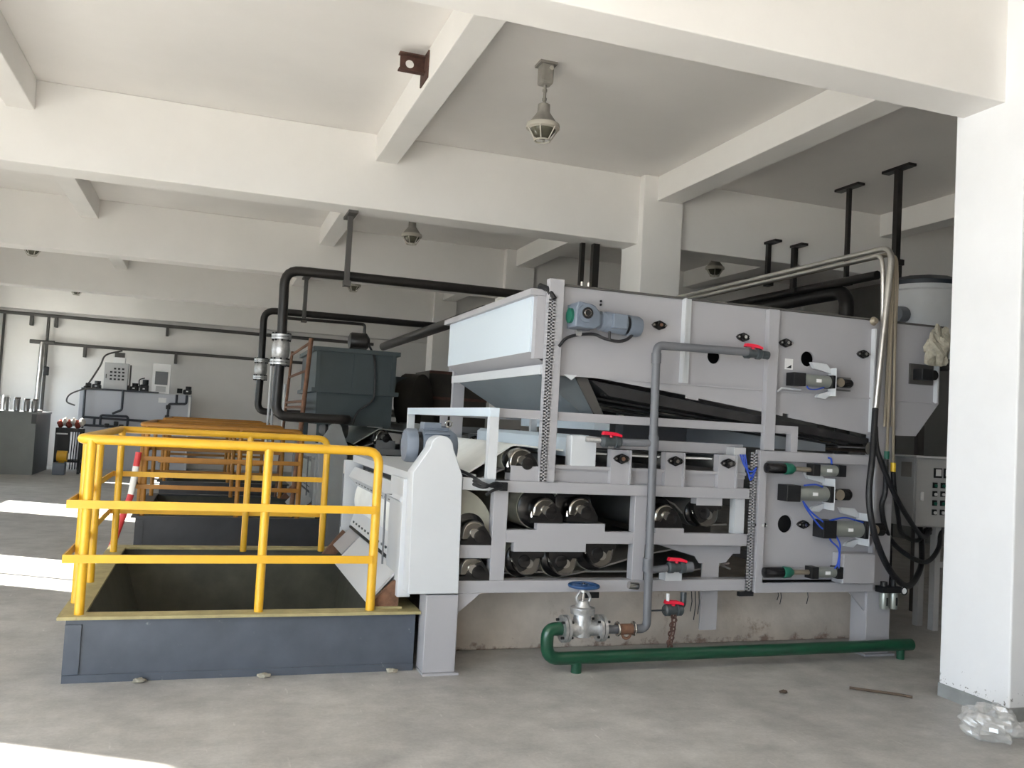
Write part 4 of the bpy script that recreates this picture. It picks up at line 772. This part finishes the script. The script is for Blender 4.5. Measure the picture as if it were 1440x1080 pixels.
# ================================================================== FAR WALL
fp = thing('wall_pipe', 'long dark pipe along the far wall under the beam, upper one', 'pipe', (-2, 24.5, 3.7)); part('pipe', 'hanger_grey', fp, tube([(-5.09, 24.42, 3.70), (4.2, 24.42, 3.64)], .045, 10))
for x in (-4.35, -3.8, -1.2, 1.5): part('bracket', 'hanger_grey', fp, box(x, x+.06, 24.38, 24.6, 3.42, 3.66), smooth=False)
fp = thing('wall_pipe', 'dark pipe along the far wall at mid height, lower one', 'pipe', (-2, 24.5, 3)); part('pipe', 'hanger_grey', fp, tube([(-4.2, 24.42, 3.01), (4.2, 24.42, 2.97)], .04, 10))
for x in (-3.1, -.95, 1.6): part('bracket', 'hanger_grey', fp, box(x, x+.06, 24.38, 24.6, 2.72, 3.0), smooth=False)
fp = thing('drop_pipe', 'pale pair of vertical pipes dropping behind the grey counter', 'pipe', (-4, 24.4, 0)); part('pipe', 'steel_pipe', fp, cyl((-4.07, 24.35, 0), (-4.02, 24.35, 3.02), .06)); part('pipe', 'hanger_grey', fp, cyl((-3.93, 24.4, 0), (-3.93, 24.4, 3.68), .035)); part('valve', 'black', fp, box(-3.95, -3.83, 24.3, 24.4, 2.2, 2.42), smooth=False, bevel=.02); part('cross_fitting', 'hanger_grey', fp, cyl((-4.3, 24.35, 3.02), (-3.75, 24.35, 3.02), .05))
tag(part('corner_pipe', 'hanger_grey', None, cyl((-4.93, 24.52, 0), (-4.93, 24.52, 3.7), .03, 8)), 'thin vertical pipe in the far left corner', 'pipe')
ds = thing('dosing_unit', 'pale chemical dosing tank with dark piping by the far wall', 'tank', (-1.75, 23.6, 0)); D = ds
part('tank_body', 'dosing_tank', D, box(-2.96, -.45, 23.2, 24.2, 0, 1.90), smooth=False, bevel=.01); part('top_ledge', 'pipe_navy', D, box(-2.92, -1.2, 23.15, 23.25, 1.90, 1.94), smooth=False); part('side_strip', 'label_white', D, box(-.50, -.45, 23.19, 23.2, .2, 1.86), smooth=False)
for pth in ([(-2.83, 23.12, 1.90), (-2.83, 23.12, .1)], [(-2.83, 23.12, 1.05), (-.9, 23.12, 1.03)], [(-2.83, 23.12, 1.24), (-.95, 23.12, 1.20)], [(-2.0, 23.12, 1.93), (-2.0, 23.12, 1.45), (-2.2, 23.12, 1.35)], [(-2.45, 23.12, 1.04), (-2.45, 23.12, 1.30), (-1.85, 23.12, 1.30), (-1.85, 23.12, 1.03)], [(-2.58, 23.12, 1.04), (-2.58, 23.12, 1.23)], [(-.55, 23.12, 1.9), (-.55, 23.12, 1.68), (-.95, 23.12, 1.66), (-.97, 23.12, 1.0)], [(-.78, 23.12, 1.9), (-.78, 23.12, 1.67)]):
    part('dosing_pipe', 'pipe_navy', D, tube(pth, .028, 8, .05))
for x, z in ((-2.1, 1.12), (-2.3, 1.06), (-1.98, 1.05), (-.97, 1.33), (-.96, 1.58)): part('dosing_valve', 'black', D, box(x-.05, x+.05, 23.06, 23.16, z-.05, z+.05), smooth=False, bevel=.015)
part('notice', 'label_white', D, box(-1.2, -1.02, 23.195, 23.2, 1.68, 1.80), smooth=False)
cb2 = thing('control_box', 'pale green grey control box with button rows on the dosing tank', 'control box', (-2.2, 23.4, 1.94))
part('body', 'cab_paint', cb2, box(-2.46, -1.93, 23.25, 23.5, 1.94, 2.58), smooth=False, bevel=.008)
for j in range(4):
    for i in range(4 if j else 3): part('push_button', 'black', cb2, box(-2.33+.09*i+(.08 if not j else 0), -2.28+.09*i+(.08 if not j else 0), 23.235, 23.25, 2.42-.085*j, 2.46-.085*j), smooth=False)
part('door_handle', 'hanger_grey', cb2, box(-2.42, -2.40, 23.235, 23.25, 2.2, 2.3), smooth=False); part('side_pipe', 'hanger_grey', cb2, cyl((-1.88, 23.3, 1.94), (-1.88, 23.3, 2.55), .02, 8))
lp_ = part('beacon_base', 'label_white', cb2, box(-2.28, -2.02, 23.28, 23.45, 2.58, 2.72), smooth=False); part('beacon_grille', 'hanger_grey', cb2, box(-2.26, -2.04, 23.3, 23.43, 2.72, 2.84), smooth=False)
dp = thing('display_panel', 'white display panel with grey screen on the dosing tank', 'panel', (-1.15, 23.3, 1.9)); part('board', 'label_white', dp, box(-1.37, -.96, 23.2, 23.3, 1.90, 2.64), smooth=False, bevel=.006); part('screen', 'screen_grey', dp, box(-1.31, -1.02, 23.19, 23.2, 2.12, 2.44), smooth=False); part('keypad', 'cab_paint', dp, box(-1.28, -1.05, 23.19, 23.2, 1.95, 2.08), smooth=False)
def dosing_pump(label, x, big):
    t = thing('dosing_pump', label, 'pump', (x, 23.4, 1.92), 'dosing pumps'); h = .30 if big else .2
    part('body', 'black', t, box(x-.1, x+.1, 23.3, 23.5, 1.92, 1.92+h*.6), smooth=False, bevel=.03); part('head', 'black', t, cyl((x-.12, 23.4, 2.0), (x-.24, 23.4, 2.0), .06)); part('motor', 'black', t, cyl((x+.02, 23.4, 1.92+h*.6), (x+.02, 23.4, 1.92+h), .07)); part('label_plate', 'label_white', t, box(x-.03, x+.02, 23.29, 23.3, 1.98, 2.01), smooth=False)
    if big: part('hose', 'rubber', t, tube(spline([(x-.1, 23.35, 2.02), (x-.12, 23.33, 2.2), (x+.0, 23.33, 2.26)]), .015, 6))
dosing_pump('larger black dosing pump left of the display panel', -1.55, True); dosing_pump('small black dosing pump right of the display panel', -.55, False); dosing_pump('small black dosing pump right beside the control box', -1.78, False); dosing_pump('tiny black pump left of the control box', -2.62, False)
tag(part('supply_cable', 'hanger_grey', None, tube(spline([(-2.2, 24.4, 2.95), (-2.55, 24.2, 2.8), (-2.62, 23.8, 2.5), (-2.80, 23.4, 2.05), (-2.88, 23.3, 1.95)]), .022, 7)), 'grey cable drooping from the wall pipe to the dosing tank', 'cable')
tag(part('loose_hose', 'hanger_grey', None, tube(spline([(-2.6, 23.12, 1.95), (-2.9, 23.1, 1.88), (-3.15, 23.1, 1.75), (-3.2, 23.1, 1.58), (-3.02, 23.1, 1.50)]), .018, 7)), 'thin hose curling off the dosing tank left edge', 'hose')
ct = thing('grey_counter', 'grey counter cabinet at the left edge topped with jars', 'cabinet', (-4.2, 21.3, 0)); part('front', 'counter', ct, box(-5.0, -3.44, 20.8, 20.86, 0, 1.28), smooth=False); part('side', 'counter_side', ct, box(-3.50, -3.44, 20.86, 22.6, .0, 1.28), smooth=False); part('worktop', 'counter', ct, box(-5.0, -3.42, 20.78, 22.62, 1.28, 1.32), smooth=False); part('back', 'counter_side', ct, box(-5.0, -3.5, 22.55, 22.6, 0, 1.28), smooth=False); part('corner_strip', 'counter_side', ct, box(-3.52, -3.43, 20.78, 20.8, 1.08, 1.28), smooth=False)
for i, (x, s, lb) in enumerate([(-4.05, 1.0, 'wide pale jar at the left end of the grey counter'), (-3.84, .9, 'second grey jar from the left on the grey counter'), (-3.66, .85, 'third grey jar from the left on the grey counter'), (-3.51, .85, 'fourth grey jar, nearest the counter right edge')]):
    j = thing('jar', lb, 'jar', (x, 20.95, 1.32), 'jars on the counter'); part('glass', 'glassware', j, lathe([(.055*s, 0), (.075*s, .02), (.075*s, .26*s), (.06*s, .29*s)], (x, 20.95, 1.32))); part('lid', 'hanger_grey' if i else 'label_white', j, cyl((x, 20.95, 1.32+.29*s), (x, 20.95, 1.32+.33*s), .068*s))
tag(part('paper_pile', 'label_white', None, lump((-3.55, 21.35, 1.345), (.14, .3, .035), 3, .1)), 'white crumpled paper lying on the counter right end', 'paper')
tr = thing('tool_trolley', 'black tool trolley beside the grey counter piled with gloves', 'trolley', (-2.95, 21.6, 0)); part('lower_shelf', 'black', tr, box(-3.15, -2.62, 21.45, 21.9, .25, .30), smooth=False); part('upper_shelf', 'black', tr, box(-3.15, -2.62, 21.45, 21.9, .92, 1.0), smooth=False)
for x in (-3.15, -2.67):
    for yv in (21.45, 21.85): part('leg', 'black', tr, box(x, x+.05, yv, yv+.05, 0, .95), smooth=False)
part('front_panel', 'black', tr, box(-3.12, -2.85, 21.44, 21.46, .45, .92), smooth=False)
for i in range(4): part('bar', 'black', tr, cyl((-2.82+.05*i, 21.46, .1), (-2.80+.05*i, 21.46, .92), .012, 6))
part('white_sheet', 'label_white', tr, box(-3.12, -2.90, 21.40, 21.46, .86, .89), smooth=False)
for k in range(6): tag(part('work_glove', 'rag' if k % 2 else 'rag_red', None, lump((-3.08+.085*k, 21.62, 1.09+(.05 if k % 2 else 0)), (.07, .10, .085), 20+k, .25, 10, 8), smooth=True), ('white' if k % 2 else 'red brown') + ' work glove in the trolley pile, ' + ('leftmost', 'second from left', 'third from left', 'third from right', 'second from right', 'rightmost')[k], 'glove', 'gloves on the trolley')
pu = thing('yellow_pump', 'small yellow and grey pump on the floor by the black trolley', 'pump', (-3.0, 21.2, 0)); part('base', 'motor_blue', pu, box(-3.10, -2.86, 21.05, 21.3, 0, .26), smooth=False, bevel=.01); part('head', 'yellow', pu, cyl((-3.04, 21.18, .40), (-2.84, 21.18, .40), .12)); part('neck', 'yellow', pu, cyl((-2.95, 21.18, .26), (-2.95, 21.18, .4), .06))

# ================================================================== LITTER ON THE FLOOR
def film_bag(name, label, shape): return tag(part(name, 'film', None, shape, smooth=False), label, 'plastic bag')
film_bag('plastic_bag', 'crumpled clear plastic bag left of the column foot', lump((4.25, 3.83, .08), (.155, .15, .095), 11, .22, 26, 16))
film_bag('plastic_wrap', 'strip of clear plastic wrap in front of the column foot', move(rot(lump((0, 0, .055), (.36, .085, .07), 23, .2, 26, 12), 'Z', -.22, (0, 0, 0)), (4.72, 3.72, 0)))
tag(part('twig', 'wood', None, tube(spline([(4.07, 4.76, .012), (4.18, 4.66, .014), (4.30, 4.58, .012), (4.36, 4.52, .01)]), .009, 6)), 'dark thin twig on the floor before the column', 'twig')
for x, y, s, lb in ((3.56, 4.76, .022, 'small brown scrap lying left of the twig'), (.42, 5.545, .03, 'crumb of mortar at the middle of the kerb foot'), (-.28, 5.54, .03, 'crumb of mortar near the kerb left end'), (1.20, 5.54, .028, 'crumb of mortar near the kerb right end')):
    tag(part('floor_scrap', 'wood' if x > 3 else 'cloth', None, lump((x, y, s*.4), (s*1.3, s, s*.5), int(x*10)+40, .3, 8, 6), smooth=False), lb, 'scrap')
